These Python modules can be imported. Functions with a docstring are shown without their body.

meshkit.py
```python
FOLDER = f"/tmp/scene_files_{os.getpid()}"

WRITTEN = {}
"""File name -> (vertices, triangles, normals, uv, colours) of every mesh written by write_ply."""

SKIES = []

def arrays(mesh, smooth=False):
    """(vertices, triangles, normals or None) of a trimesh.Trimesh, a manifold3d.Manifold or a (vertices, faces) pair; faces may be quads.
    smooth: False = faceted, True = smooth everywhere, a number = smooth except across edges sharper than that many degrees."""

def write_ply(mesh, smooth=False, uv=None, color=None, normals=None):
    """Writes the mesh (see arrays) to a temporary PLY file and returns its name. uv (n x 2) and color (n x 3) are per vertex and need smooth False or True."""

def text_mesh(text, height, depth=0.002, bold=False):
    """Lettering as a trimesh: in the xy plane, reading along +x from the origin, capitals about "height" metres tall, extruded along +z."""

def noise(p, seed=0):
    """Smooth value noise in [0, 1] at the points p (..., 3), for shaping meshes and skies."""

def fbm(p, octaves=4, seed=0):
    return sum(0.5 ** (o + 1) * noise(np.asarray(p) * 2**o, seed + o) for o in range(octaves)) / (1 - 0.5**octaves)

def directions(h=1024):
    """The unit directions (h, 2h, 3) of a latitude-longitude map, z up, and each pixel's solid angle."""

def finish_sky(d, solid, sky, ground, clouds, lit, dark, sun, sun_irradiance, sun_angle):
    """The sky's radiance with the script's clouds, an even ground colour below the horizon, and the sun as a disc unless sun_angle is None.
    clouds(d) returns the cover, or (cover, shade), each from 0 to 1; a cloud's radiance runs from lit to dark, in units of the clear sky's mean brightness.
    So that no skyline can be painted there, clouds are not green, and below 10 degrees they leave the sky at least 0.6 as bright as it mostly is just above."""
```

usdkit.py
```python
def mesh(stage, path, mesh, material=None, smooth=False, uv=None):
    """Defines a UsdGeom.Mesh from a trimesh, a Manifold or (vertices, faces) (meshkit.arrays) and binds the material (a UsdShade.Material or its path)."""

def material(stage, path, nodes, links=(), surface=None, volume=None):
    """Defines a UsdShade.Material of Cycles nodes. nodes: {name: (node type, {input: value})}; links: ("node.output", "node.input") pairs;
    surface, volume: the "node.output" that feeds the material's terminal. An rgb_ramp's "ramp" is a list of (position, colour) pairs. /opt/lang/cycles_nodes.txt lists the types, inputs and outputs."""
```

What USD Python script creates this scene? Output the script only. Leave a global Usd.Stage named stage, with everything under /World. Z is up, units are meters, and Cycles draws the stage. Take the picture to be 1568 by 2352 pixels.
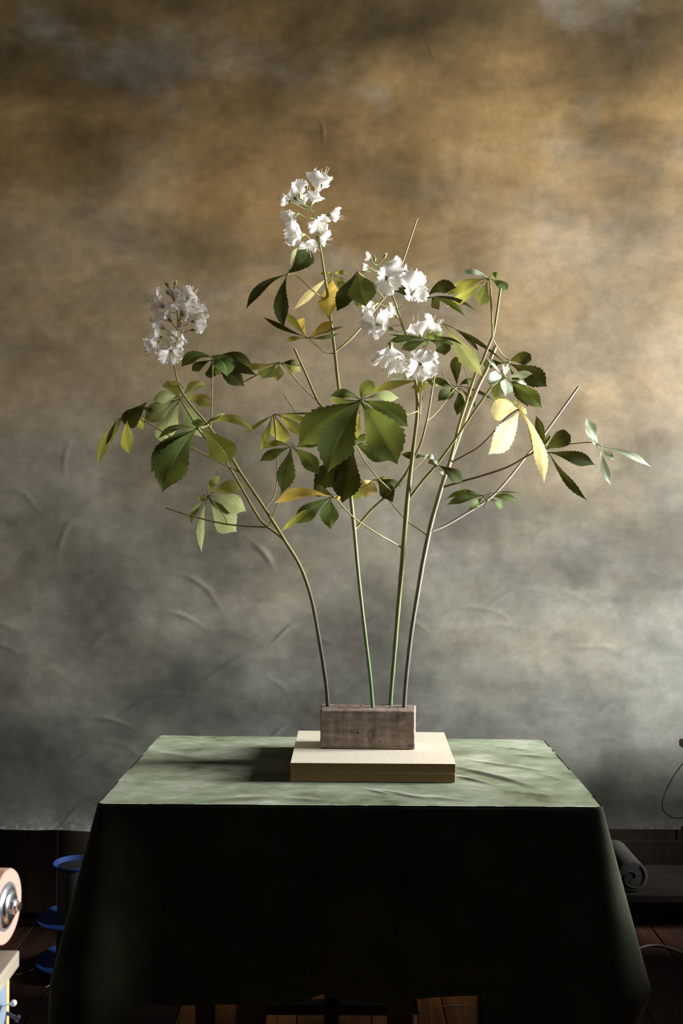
import math, random
import numpy as np, trimesh
import manifold3d as m3
import usdkit
from meshkit import fbm, noise
from pxr import Usd, UsdGeom, UsdLux, UsdShade, Gf, Sdf, Vt

stage = Usd.Stage.CreateInMemory()
UsdGeom.SetStageUpAxis(stage, 'Z'); UsdGeom.SetStageMetersPerUnit(stage, 1.0)
UsdGeom.Xform.Define(stage, '/World'); UsdGeom.Scope.Define(stage, '/World/Looks')
rng = random.Random(7)

# ------------------------------------------------------------------ camera
FP = 2200.0                                # focal length in pixels of a 1568 x 2352 frame
CAM = np.array([0.0, 0.0, 1.357])
PITCH, ROLL = math.atan(24 / FP), math.radians(0.3)
cam = UsdGeom.Camera.Define(stage, '/World/camera')
cam.CreateHorizontalApertureAttr(24.0); cam.CreateVerticalApertureAttr(36.0)
cam.CreateFocalLengthAttr(24.0 * FP / 1568)
cam.CreateFStopAttr(7.1); cam.CreateFocusDistanceAttr(2.42)
cam.CreateClippingRangeAttr(Gf.Vec2f(0.05, 100))
cam.CreateExposureAttr(0.0)
fwd = np.array([0, math.cos(PITCH), math.sin(PITCH)])
r0 = np.array([1.0, 0, 0]); u0 = np.cross(r0, fwd)
RGT = math.cos(ROLL) * r0 + math.sin(ROLL) * u0
UPV = np.cross(RGT, fwd)
cam.AddTransformOp().Set(Gf.Matrix4d(*RGT, 0, *UPV, 0, *(-fwd), 0, *CAM, 1))

# ------------------------------------------------------------------ daylight through the window of the right wall
WX, WY0, WY1, WZ0, WZ1 = 3.15, 2.04, 2.95, 1.08, 2.42      # the window opening
WIN = np.array([WX, (WY0 + WY1) / 2, (WZ0 + WZ1) / 2])
sky_light = UsdLux.RectLight.Define(stage, '/World/window_daylight')
sky_light.CreateWidthAttr(WY1 - WY0); sky_light.CreateHeightAttr(WZ1 - WZ0)
sky_light.CreateIntensityAttr(150.0); sky_light.CreateColorAttr(Gf.Vec3f(1.0, 0.985, 0.95))
sky_light.AddTransformOp().Set(Gf.Matrix4d(0, 1, 0, 0, 0, 0, 1, 0, 1, 0, 0, 0, WX + 0.14, WIN[1], WIN[2], 1))
dome = UsdLux.DomeLight.Define(stage, '/World/sky'); dome.CreateIntensityAttr(0.4); dome.CreateColorAttr(Gf.Vec3f(0.75, 0.85, 1.0))


def ray(px, py):
    return (px - 784) / FP * RGT + (1176 - py) / FP * UPV + fwd


def at(px, py, Y):
    d = ray(px, py)
    return CAM + d * (Y / d[1])


def on_z(px, py, z):
    d = ray(px, py)
    return CAM + d * ((z - CAM[2]) / d[2])


# ------------------------------------------------------------------ helpers
taken = {}


def prim_path(name, parent=None):
    base = (str(parent.GetPath()) if parent else '/World') + '/' + name
    n = taken.get(base, 0); taken[base] = n + 1
    return base if n == 0 else f'{base}_{n:03d}'


def tag(p, label=None, cat=None, group=None, kind=None):
    for k, v in (('label', label), ('category', cat), ('group', group), ('kind', kind)):
        if v: p.SetCustomDataByKey(k, v)
    return p


def xf(name, label=None, cat=None, group=None, kind=None, parent=None):
    return tag(UsdGeom.Xform.Define(stage, prim_path(name, parent)).GetPrim(), label, cat, group, kind)


def obj(name, mesh, mat, parent=None, smooth=False, uv=None, label=None, cat=None, group=None, kind=None):
    p = usdkit.mesh(stage, prim_path(name, parent), mesh, mat, smooth=smooth, uv=uv).GetPrim()
    return tag(p, label, cat, group, kind)


def unit(v):
    v = np.asarray(v, float)
    return v / (np.linalg.norm(v, axis=-1, keepdims=True) + 1e-12)


def spline(P, n):
    """Catmull-Rom through the points, n samples evenly spaced along it."""
    P = np.asarray(P, float)
    if len(P) == 2:
        return P[0] + (P[1] - P[0]) * np.linspace(0, 1, n)[:, None]
    Q = np.vstack([2 * P[0] - P[1], P, 2 * P[-1] - P[-2]])
    out = []
    for i in range(1, len(Q) - 2):
        t = np.linspace(0, 1, 24, endpoint=False)[:, None]
        a, b, c, d = Q[i - 1], Q[i], Q[i + 1], Q[i + 2]
        out.append(0.5 * (2 * b + (c - a) * t + (2 * a - 5 * b + 4 * c - d) * t * t + (3 * b - a - 3 * c + d) * t ** 3))
    S = np.vstack(out + [P[-1:]])
    s = np.concatenate([[0], np.cumsum(np.linalg.norm(np.diff(S, axis=0), axis=1))])
    return np.stack([np.interp(np.linspace(0, s[-1], n), s, S[:, k]) for k in range(S.shape[1])], 1)


def tube(P, R, sides=8, cap=True):
    P = np.asarray(P, float); n = len(P)
    R = np.broadcast_to(np.asarray(R, float), (n,))
    T = unit(np.gradient(P, axis=0))
    a = np.cross(T[0], [0, 0, 1.0] if abs(T[0][2]) < .9 else [1.0, 0, 0]); a = unit(a)
    A = []
    for t in T:
        a = unit(a - t * np.dot(a, t)); A.append(a)
    A = np.array(A); B = np.cross(T, A)
    ang = np.arange(sides) * 2 * np.pi / sides
    V = (P[:, None] + R[:, None, None] * (np.cos(ang)[None, :, None] * A[:, None] + np.sin(ang)[None, :, None] * B[:, None])).reshape(-1, 3)
    F = []
    for i in range(n - 1):
        for j in range(sides):
            k = (j + 1) % sides
            F += [[i * sides + j, i * sides + k, (i + 1) * sides + k], [i * sides + j, (i + 1) * sides + k, (i + 1) * sides + j]]
    if cap:
        V = np.vstack([V, P[:1], P[-1:]]); c0, c1 = n * sides, n * sides + 1
        for j in range(sides):
            k = (j + 1) % sides
            F += [[c0, k, j], [c1, (n - 1) * sides + j, (n - 1) * sides + k]]
    return trimesh.Trimesh(V, np.array(F), process=False)


def cat_(ms):
    return trimesh.util.concatenate([m for m in ms if m is not None])


def grid_faces(nr, nc):
    i, j = np.meshgrid(np.arange(nr - 1), np.arange(nc - 1), indexing='ij')
    a = (i * nc + j).ravel()
    return np.vstack([np.stack([a, a + 1, a + nc + 1], 1), np.stack([a, a + nc + 1, a + nc], 1)])


def hull_of(points):
    return m3.Manifold.hull_points(np.asarray(points, float))


def chamfer_box(corners, c):
    """corners: 4 bottom, 4 top (same order). A chamfered solid."""
    C = np.asarray(corners, float); ctr = C.mean(0)
    pts = []
    bot, top = C[:4], C[4:]
    for k in range(8):
        q, lev = k % 4, k // 4
        ring = C[4 * lev:4 * lev + 4]
        p = C[k]
        e1 = unit(ring[(q + 1) % 4] - p); e2 = unit(ring[(q - 1) % 4] - p); e3 = unit(C[(k + 4) % 8] - p)
        pts += [p + c * (e1 + e2), p + c * (e1 + e3), p + c * (e2 + e3)]
    return hull_of(pts)


def bx(x0, x1, y0, y1, z0, z1, c=0.003):
    b = [(x0, y0), (x1, y0), (x1, y1), (x0, y1)]
    return chamfer_box([(x, y, z0) for x, y in b] + [(x, y, z1) for x, y in b], c)


def lathe(profile, axis_pt, axis_dir, seg=48):
    """profile: (distance along the axis, radius) pairs"""
    d = unit(axis_dir); a = unit(np.cross(d, [0, 0, 1.0] if abs(d[2]) < .9 else [1.0, 0, 0])); b = np.cross(d, a)
    ang = np.linspace(0, 2 * np.pi, seg, endpoint=False)
    V = np.array([axis_pt + d * h + r * (math.cos(t) * a + math.sin(t) * b) for h, r in profile for t in ang])
    F = []
    n = len(profile)
    for i in range(n - 1):
        for j in range(seg):
            k = (j + 1) % seg
            F += [[i * seg + j, i * seg + k, (i + 1) * seg + k], [i * seg + j, (i + 1) * seg + k, (i + 1) * seg + j]]
    return trimesh.Trimesh(V, np.array(F), process=False)


# ------------------------------------------------------------------ materials
def mat(name, nodes, links=(), surface='p.BSDF'):
    return usdkit.material(stage, '/World/Looks/' + name, nodes, links, surface=surface)


def plain(name, col, rough=0.6, **kw):
    return mat(name, {'p': ('principled_bsdf', {'base_color': col, 'roughness': rough, **kw})})


def noisy(name, c0, c1, scale=8, rough=0.6, bump=0.0, stretch=(1, 1, 1), detail=5, **kw):
    nodes = {'t': ('texture_coordinate', {}), 'm': ('mapping', {'scale': stretch}),
             'n': ('noise_texture', {'scale': scale, 'detail': detail, 'roughness': .6}),
             'r': ('rgb_ramp', {'ramp': [(.3, c0), (.7, c1)]}),
             'b': ('bump', {'strength': bump, 'distance': .01}),
             'p': ('principled_bsdf', {'roughness': rough, **kw})}
    links = [('t.object', 'm.vector'), ('m.vector', 'n.vector'), ('n.fac', 'r.fac'), ('r.color', 'p.base_color'), ('n.fac', 'b.height')]
    if bump: links.append(('b.normal', 'p.normal'))
    return mat(name, nodes, links)


def leaf_material(name, top, under, through, trans, rough=.6):
    """A painted paper leaf: upper and lower side of their own colours, pale midrib and side veins, and light passing through."""
    n = {'uv': ('uvmap', {'attribute': 'st'}), 's': ('separate_xyz', {}),
         'v1': ('math', {'math_type': 'subtract', 'value2': .5}), 'v2': ('math', {'math_type': 'absolute'}), 'v3': ('math', {'math_type': 'multiply', 'value2': 2.0}),
         'rib': ('map_range', {'range_type': 'smoothstep', 'from_min': .03, 'from_max': .10, 'to_min': 1.0, 'to_max': 0.0}),
         'l1': ('math', {'math_type': 'multiply', 'value2': 13.0}), 'l2': ('math', {'math_type': 'multiply', 'value2': 4.2}), 'l3': ('math', {'math_type': 'subtract'}),
         'l4': ('math', {'math_type': 'fraction'}), 'l5': ('math', {'math_type': 'subtract', 'value2': .5}), 'l6': ('math', {'math_type': 'absolute'}),
         'lat': ('map_range', {'range_type': 'smoothstep', 'from_min': .0, 'from_max': .14, 'to_min': .22, 'to_max': 0.0}),
         'vein': ('math', {'math_type': 'maximum'}),
         'vs': ('math', {'math_type': 'multiply', 'value2': .48}),
         'tc': ('texture_coordinate', {}), 'nz': ('noise_texture', {'scale': 30, 'detail': 4}),
         'oi': ('object_info', {}),
         'g': ('geometry', {}), 'side': ('mix_color', {'a': top, 'b': under}),
         'veined': ('mix_color', {'b': tuple(min(1, 1.0 * a + .5 * b + .05) for a, b in zip(under, top))}),
         'var': ('map_range', {'from_min': 0, 'from_max': 1, 'to_min': .8, 'to_max': 1.2}),
         'nv': ('map_range', {'from_min': .3, 'from_max': .7, 'to_min': .88, 'to_max': 1.12}),
         'vv': ('math', {'math_type': 'multiply'}),
         'hs': ('hsv', {}),
         'bp': ('bump', {'strength': .22, 'distance': .001}),
         'p': ('principled_bsdf', {'roughness': rough, 'specular_ior_level': .10}),
         'tr': ('translucent_bsdf', {}), 'thr': ('hsv', {'color': through}),
         'mx': ('mix_closure', {'fac': trans})}
    l = [('uv.UV', 's.vector'), ('s.y', 'v1.value1'), ('v1.value', 'v2.value1'), ('v2.value', 'v3.value1'), ('v3.value', 'rib.value'),
         ('s.x', 'l1.value1'), ('v3.value', 'l2.value1'), ('l1.value', 'l3.value1'), ('l2.value', 'l3.value2'), ('l3.value', 'l4.value1'), ('l4.value', 'l5.value1'), ('l5.value', 'l6.value1'), ('l6.value', 'lat.value'),
         ('rib.result', 'vein.value1'), ('lat.result', 'vein.value2'), ('vein.value', 'vs.value1'),
         ('g.backfacing', 'side.fac'), ('side.result', 'veined.a'), ('vs.value', 'veined.fac'),
         ('tc.object', 'nz.vector'), ('nz.fac', 'nv.value'), ('oi.random', 'var.value'), ('nv.result', 'vv.value1'), ('var.result', 'vv.value2'),
         ('veined.result', 'hs.color'), ('vv.value', 'hs.value'), ('hs.color', 'p.base_color'), ('vein.value', 'bp.height'), ('bp.normal', 'p.normal'),
         ('nv.result', 'thr.value'), ('thr.color', 'tr.color'), ('p.BSDF', 'mx.closure1'), ('tr.BSDF', 'mx.closure2')]
    return mat(name, n, l, 'mx.closure')


M = {}
M['s'] = leaf_material('leaf_green', (.095, .145, .038), (.33, .37, .155), (.21, .245, .045), .35)
M['t'] = leaf_material('leaf_thin_green', (.12, .15, .03), (.32, .33, .11), (.50, .48, .09), .46)
M['d'] = leaf_material('leaf_shaded_thick', (.060, .078, .022), (.075, .08, .025), (.10, .095, .015), .2)  # darker copy of the green for leaflets in shadow, passing less light
M['m'] = leaf_material('leaf_lit_pale', (.60, .70, .53), (.55, .64, .42), (.45, .52, .28), .32)  # paler copy of the green: strong window light put into the leaf colour
M['y'] = leaf_material('leaf_yellow', (.60, .44, .07), (.84, .72, .33), (.80, .58, .12), .45)


def stem_material(name, low, high, z0, z1):
    nodes = {'g': ('geometry', {}), 's': ('separate_xyz', {}), 'mr': ('map_range', {'from_min': z0, 'from_max': z1, 'clamp': True}),
             'n': ('noise_texture', {'scale': 60, 'detail': 4}), 'a': ('math', {'math_type': 'multiply_add', 'value2': .5, 'value3': -.25}),
             'ad': ('math', {'math_type': 'add'}), 'r': ('rgb_ramp', {'ramp': [(0, low), (1, high)]}),
             'b': ('bump', {'strength': .25, 'distance': .002}), 'p': ('principled_bsdf', {'roughness': .45})}
    return mat(name, nodes, [('g.position', 's.vector'), ('g.position', 'n.vector'), ('s.z', 'mr.value'), ('n.fac', 'a.value1'), ('a.value', 'ad.value1'), ('mr.result', 'ad.value2'),
                             ('ad.value', 'r.fac'), ('r.color', 'p.base_color'), ('n.fac', 'b.height'), ('b.normal', 'p.normal')])


OL = (.34, .30, .10)
STEM = {1: stem_material('stem_grey_olive', (.085, .075, .075), OL, .95, 1.35),
        2: stem_material('stem_fresh_green', (.11, .22, .10), (.36, .35, .13), .9, 1.5),
        3: stem_material('stem_green', (.10, .16, .07), (.27, .26, .09), .9, 1.4),
        4: stem_material('stem_purple_grey', (.10, .09, .09), (.36, .33, .20), .95, 1.6)}
M['twig'] = noisy('twig_olive', (.27, .25, .08), (.40, .37, .15), 40, .5)
M['twig_purple'] = noisy('twig_mauve', (.42, .35, .34), (.55, .48, .42), 40, .5)
M['twig_brown'] = noisy('twig_brown', (.09, .06, .03), (.14, .09, .05), 40, .5)
M['calyx'] = noisy('calyx_green', (.14, .19, .05), (.25, .29, .09), 60, .6)
M['pedicel'] = noisy('pedicel_green', (.30, .33, .12), (.42, .42, .18), 60, .6)


def petal_material(name, blush):
    n = {'uv': ('uvmap', {'attribute': 'st'}), 's': ('separate_xyz', {}),
         'r': ('rgb_ramp', {'ramp': [(0, (.62, .66, .30)), (.10, blush), (.34, (.92, .905, .89)), (1, (.94, .935, .93))]}),
         'p': ('principled_bsdf', {'roughness': .7, 'specular_ior_level': .2}), 'tr': ('translucent_bsdf', {'color': (.96, .94, .91)}), 'mx': ('mix_closure', {'fac': .5})}
    return mat(name, n, [('uv.UV', 's.vector'), ('s.x', 'r.fac'), ('r.color', 'p.base_color'), ('p.BSDF', 'mx.closure1'), ('tr.BSDF', 'mx.closure2')], 'mx.closure')


M['petal'] = petal_material('petal_white', (.84, .82, .70))
M['petal_pink'] = petal_material('petal_white_pink_throat', (.86, .50, .52))
M['stamen'] = plain('stamen_white', (.80, .78, .66), .6)
M['anther'] = plain('anther_brown', (.50, .27, .10), .6)


# ------------------------------------------------------------------ plant builders
PROF_U = [0, .04, .15, .33, .48, .61, .72, .82, .89, .935, .97, 1]
PROF_H = [.05, .07, .21, .57, .88, 1.0, .88, .58, .31, .16, .07, .0]
BLUNT_H = [.05, .07, .21, .52, .80, .98, 1.0, .90, .70, .48, .22, .04]


def leaflet_mesh(mid, halfw, roll, upper, blunt=False, fold=.12, seed=0):
    """mid: midrib points in space (n, 3). The blade is laid across the midrib, turned about it by roll (towards the window for roll > 0)."""
    rr = random.Random(seed)
    n = 58
    P = spline(mid, n); T = unit(np.gradient(P, axis=0))
    V = unit(P - CAM)
    E1 = unit(np.cross(T, V)); E2 = np.cross(E1, T)
    flip = np.sign(-(E2 * V).sum(1))[:, None]; E2 = E2 * flip
    E1 = np.cross(T, E2)
    L = unit(WIN - P[n // 2])
    s = 1.0 if np.dot(-E1[n // 2], L) > 0 else -1.0
    tw = np.radians(np.linspace(roll - rr.uniform(-8, 8), roll + rr.uniform(-8, 8), n)) * s
    W = np.cos(tw)[:, None] * E1 + np.sin(tw)[:, None] * E2
    N = np.cos(tw)[:, None] * E2 - np.sin(tw)[:, None] * E1
    u = np.linspace(0, 1, n)
    h = np.interp(u, PROF_U, BLUNT_H if blunt else PROF_H) * halfw / max(.35, math.cos(math.radians(roll)))
    teeth = 13 + rr.randint(-1, 2)
    saw = ((u * teeth) % 1.0)
    cols = np.array([-1, -.72, -.42, -.16, 0, .16, .42, .72, 1.0])
    X = np.zeros((n, len(cols), 3)); UV = np.zeros((n, len(cols), 2))
    up = 1.0 if upper else -1.0
    ph = rr.uniform(0, 6)
    for j, c in enumerate(cols):
        amp = np.where((u > .28) & (u < .95), .085 * abs(c) ** 4, 0)
        hh = h * (1 + amp * (saw - .55) * 2)
        # toothed edge also sweeps forward, side veins ridge the blade, the halves fold up along the midrib and the edge waves
        sweep = abs(c) * hh * .10
        off = W * (c * hh)[:, None] + T * sweep[:, None]
        lift = abs(c) * hh * fold + .005 * hh * np.sin((u * 13 - abs(c) * 4.2) * 2 * np.pi) * (abs(c) > .1) * (abs(c) < .95) * .35
        wave = .10 * hh * c * np.sin(u * 7 + ph) * abs(c)
        X[:, j] = P + off + N * ((lift + wave) * up)[:, None]
        UV[:, j, 0] = u; UV[:, j, 1] = (c + 1) / 2
    F = grid_faces(n, len(cols))
    V_ = X.reshape(-1, 3)
    # orient so that the face normal is the upper side
    fn = np.cross(V_[F[:, 1]] - V_[F[:, 0]], V_[F[:, 2]] - V_[F[:, 0]]).sum(0)
    if np.dot(fn, N[n // 2]) * up < 0: F = F[:, ::-1]
    return trimesh.Trimesh(V_, F, process=False), UV.reshape(-1, 2)


ZOOM = {'Z1': (200, 900, 9.8), 'Z2': (400, 790, 4.9), 'Z3': (340, 860, 6.0308), 'Z4': (370, 1080, 5.2267), 'Z5': (560, 900, 7.127), 'Z6': (680, 870, 6.0308),
        'Z7': (620, 1080, 5.058), 'Z8': (560, 560, 6.0308), 'Y1': (770, 600, 12.06), 'Y2': (940, 600, 6.533), 'Y3': (860, 720, 5.6), 'Y4': (980, 800, 8.711),
        'Y5': (1090, 780, 8.711), 'Y6': (1100, 890, 5.807), 'Y7': (1000, 1000, 7.127), 'Y8': (920, 1020, 9.8), 'H': (960, 860, 2.9037),
        'A': (320, 620, 5.2267), 'B': (600, 380, 5.2267), 'C': (800, 560, 6.0308)}
branch = {}
LOBE = {'y': 'yellow leaflet', 'm': 'green leaflet painted pale as if lit'}
seed_count = [0]


def leaf(b, Z, depth, petiole, d0, leaflets, pr=.0016, pmat='twig'):
    """A palmate leaf. petiole: picture points from the stem (at depth d0) to the hub (at depth); leaflets: (base x, y, tip x, y, width, bow, kind, roll[, depth step])."""
    ox, oy, k = ZOOM[Z]
    hub = petiole[-1]
    n = len(petiole)
    pp = [at(x, y, d0 + (depth - d0) * (i / (n - 1)) ** .8) for i, (x, y) in enumerate(petiole)]
    S = spline(pp, max(10, 5 * n))
    knob = trimesh.creation.icosphere(1, pr * 1.7); knob.apply_translation(S[-1])
    lf = obj('leaf', cat_([tube(S, np.linspace(pr * 1.15, pr, len(S)), 7), knob]), M[pmat], branch[b], smooth=50)
    hubp = S[-1]
    for q in leaflets:
        seed_count[0] += 1; sd = seed_count[0]; rr = random.Random(sd)
        bx_, by_, tx, ty, w, bow, kind, roll = q[:8]
        step = q[8] if len(q) > 8 else None
        B = np.array([ox + bx_ / k, oy + by_ / k]); Tt = np.array([ox + tx / k, oy + ty / k]); w = w / k; bow = bow / k
        real_w = w * depth / FP / max(.35, math.cos(math.radians(roll)))
        len2 = np.linalg.norm(Tt - B) * depth / FP
        if step is None:
            want = 2.3 * real_w
            step = math.sqrt(max(0, want ** 2 - len2 ** 2)) if want > len2 else 0.0
            step = min(step, .09) * rr.choice([-1, 1]) + rr.uniform(-.015, .015)
        d = Tt - B; nn = np.array([-d[1], d[0]]) / (np.linalg.norm(d) + 1e-9)
        bd = depth + rr.uniform(-.004, .004)
        ts = [0, .25, .5, .75, 1]
        mid = []
        for t in ts:
            p2 = B + d * t + nn * bow * 4 * t * (1 - t)
            mid.append(at(p2[0], p2[1], bd + step * t - .012 * math.sin(math.pi * t)))
        # the base of a leaflet that is hidden in the picture runs on to the hub
        gap = np.linalg.norm(mid[0] - hubp)
        ms, uv = leaflet_mesh(mid, w * depth / FP / 2, roll, kind[0] == 'u', 'b' in kind[2:], seed=sd)
        extra = []
        if gap > .004:
            pts = spline([hubp, (hubp + mid[0]) / 2, mid[0], mid[1] * .5 + mid[0] * .5], 8)
            tb = tube(pts, np.linspace(.0011, .0007, 8), 5)
            extra = [tb]
        allm = cat_([ms] + extra)
        uvs = np.vstack([uv] + [np.tile([[.5, .5]], (len(m.vertices), 1)) for m in extra])
        obj('leaflet', allm, M[kind[1]], lf, smooth=True, uv=uvs, label=LOBE.get(kind[1]))
    return lf


def twig(b, pts, d0, d1, r0, r1, m='twig', name='twig', depths=None):
    n = len(pts)
    if depths is None: depths = [d0 + (d1 - d0) * i / (n - 1) for i in range(n)]
    S = spline([at(x, y, dd) for (x, y), dd in zip(pts, depths)], 8 * n)
    R = np.linspace(r0, r1, len(S))
    return obj(name, tube(S, R, 9), M[m] if isinstance(m, str) else m, branch[b], smooth=50)


def main_stem(b, pts, depths, radii):
    n = len(pts); depths = list(depths)
    for i, w in enumerate((1, 1, .7, .3)): depths[i] += (HOLE_Y[b] - depths[i]) * w
    S = spline([at(x, y, dd) for (x, y), dd in zip(pts, depths)], 14 * n)
    s = np.linspace(0, 1, len(S)); R = np.interp(s, np.linspace(0, 1, len(radii)), radii)
    R = R * (1 + .05 * np.sin(s * 90) * rng.uniform(.5, 1))
    obj('stem', tube(S, R, 12), STEM[b], branch[b], smooth=50)
    return S


def petal_mesh(P, A, side, length, width, flare, curl, seed):
    """A crinkled petal from the point P: A flower axis, side the direction it leans out."""
    rr = random.Random(seed)
    nu, nv = 15, 13
    u = np.linspace(0, 1, nu)
    ang = np.radians(flare) * (.35 + .65 * u) + np.radians(curl) * u * u
    dirs = np.cos(ang)[:, None] * A + np.sin(ang)[:, None] * side
    C = P + np.vstack([np.zeros(3), np.cumsum(dirs[:-1] * (length / (nu - 1)), axis=0)])
    Wd = np.cross(A, side)
    N = unit(np.cross(dirs, Wd))
    h = np.interp(u, [0, .12, .25, .45, .65, .82, .93, 1], [.10, .13, .42, .86, 1.0, 1.0, .90, .68]) * width / 2
    V = np.zeros((nu, nv, 3)); UV = np.zeros((nu, nv, 2))
    ph, f1 = rr.uniform(0, 6), rr.uniform(4, 7)
    for j, c in enumerate(np.linspace(-1, 1, nv)):
        frill = 1 + .10 * math.sin(c * 9 + ph) * u ** 3
        jag = np.where(u > .5, rr.uniform(-.07, .07), 0) if abs(c) == 1 else 0
        tipjag = (u ** 6) * (.10 * math.sin(c * 13 + ph * 2) - .07 * abs(c) ** 3) * length
        ed = (abs(c) ** 2) * (.12 * np.sin(u * 17 + ph + c) * u)
        hh = h * (1 + ed * .6 + jag)
        ruff = width * (.12 * c * c * (-.9) + .05 * np.sin(c * f1 + ph + u * 3) * u * u + .03 * np.sin(u * 13 + c * 4 + ph) * abs(c) * u)
        V[:, j] = C + Wd * (c * hh)[:, None] + N * ruff[:, None] + dirs * (tipjag * frill)[:, None]
        UV[:, j, 0] = u; UV[:, j, 1] = (c + 1) / 2
    return trimesh.Trimesh(V.reshape(-1, 3), grid_faces(nu, nv), process=False), UV.reshape(-1, 2)


def flower(b, Z, x, y, dx, dy, toward, size, depth, axis_S, n=4, flare=55, stam=True, pm='petal', sd=0, dark=False):
    """x, y: calyx in the zoomed picture; dx, dy: the way it faces there (y down), toward: towards the camera (1) or away (-1); size: how broad it looks."""
    ox, oy, k = ZOOM[Z]
    rr = random.Random(1000 + sd)
    P = at(ox + x / k, oy + y / k, depth)
    A = unit(unit([dx, 0, -dy]) * math.sqrt(max(0, 1 - toward ** 2)) + np.array([0, -toward, 0]))
    sz = size / k * depth / FP
    ln = sz * .86
    # stalk from the raceme's axis
    i = int(np.argmin(np.linalg.norm(axis_S - (P - np.array([0, 0, .016])), axis=1)))
    Q = axis_S[i]
    back = P - A * ln * .12
    st = spline([Q, Q * .45 + back * .55 + np.array([0, 0, -.004]), back], 10)
    cal = lathe([(-.14 * ln, .0009), (-.10 * ln, .035 * ln + .001), (0, .075 * ln + .001), (.12 * ln, .085 * ln + .001), (.2 * ln, .06 * ln)], P, A, 10)
    fl = obj('flower', cat_([tube(st, np.linspace(.0012, .0009, 10), 6), cal]), M['calyx'] if sd % 3 else M['pedicel'], branch[b], smooth=60)
    ref = np.array([0, 0, 1.0]) if abs(A[2]) < .8 else np.array([0, -1.0, 0])
    a = unit(ref - A * np.dot(ref, A)); bb = np.cross(A, a)
    t0 = rr.uniform(-.3, .3)
    for j in range(n):
        t = t0 + 2 * math.pi * j / n + rr.uniform(-.18, .18)
        side = math.cos(t) * a + math.sin(t) * bb
        big = (1.0, .9, .72, .72, .9)[j % 5] * rr.uniform(.92, 1.1)
        ms, uv = petal_mesh(P + A * ln * .10 + side * ln * .03, A, side, ln * big, ln * big * rr.uniform(1.02, 1.22), flare + rr.uniform(-12, 12), rr.uniform(10, 45), 5000 + sd * 9 + j)
        obj('petal', ms, M[pm], fl, smooth=True, uv=uv)
    if stam:
        ms, an = [], []
        for j in range(6):
            t = rr.uniform(0, 6.28); side = math.cos(t) * a + math.sin(t) * bb
            L2 = ln * rr.uniform(.95, 1.25)
            e = P + A * L2 + side * ln * rr.uniform(.1, .35)
            ms.append(tube(spline([P + A * ln * .1, P + A * L2 * .6 + side * ln * .16 - np.array([0, 0, ln * .10]), e], 9), .00055, 5))
            s_ = trimesh.creation.icosphere(1, .0010); s_.apply_translation(e); an.append(s_)
        stm = obj('stamens', cat_(ms), M['stamen'], fl, smooth=60)
        obj('anthers', cat_(an), M['anther'], fl, smooth=True)


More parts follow.
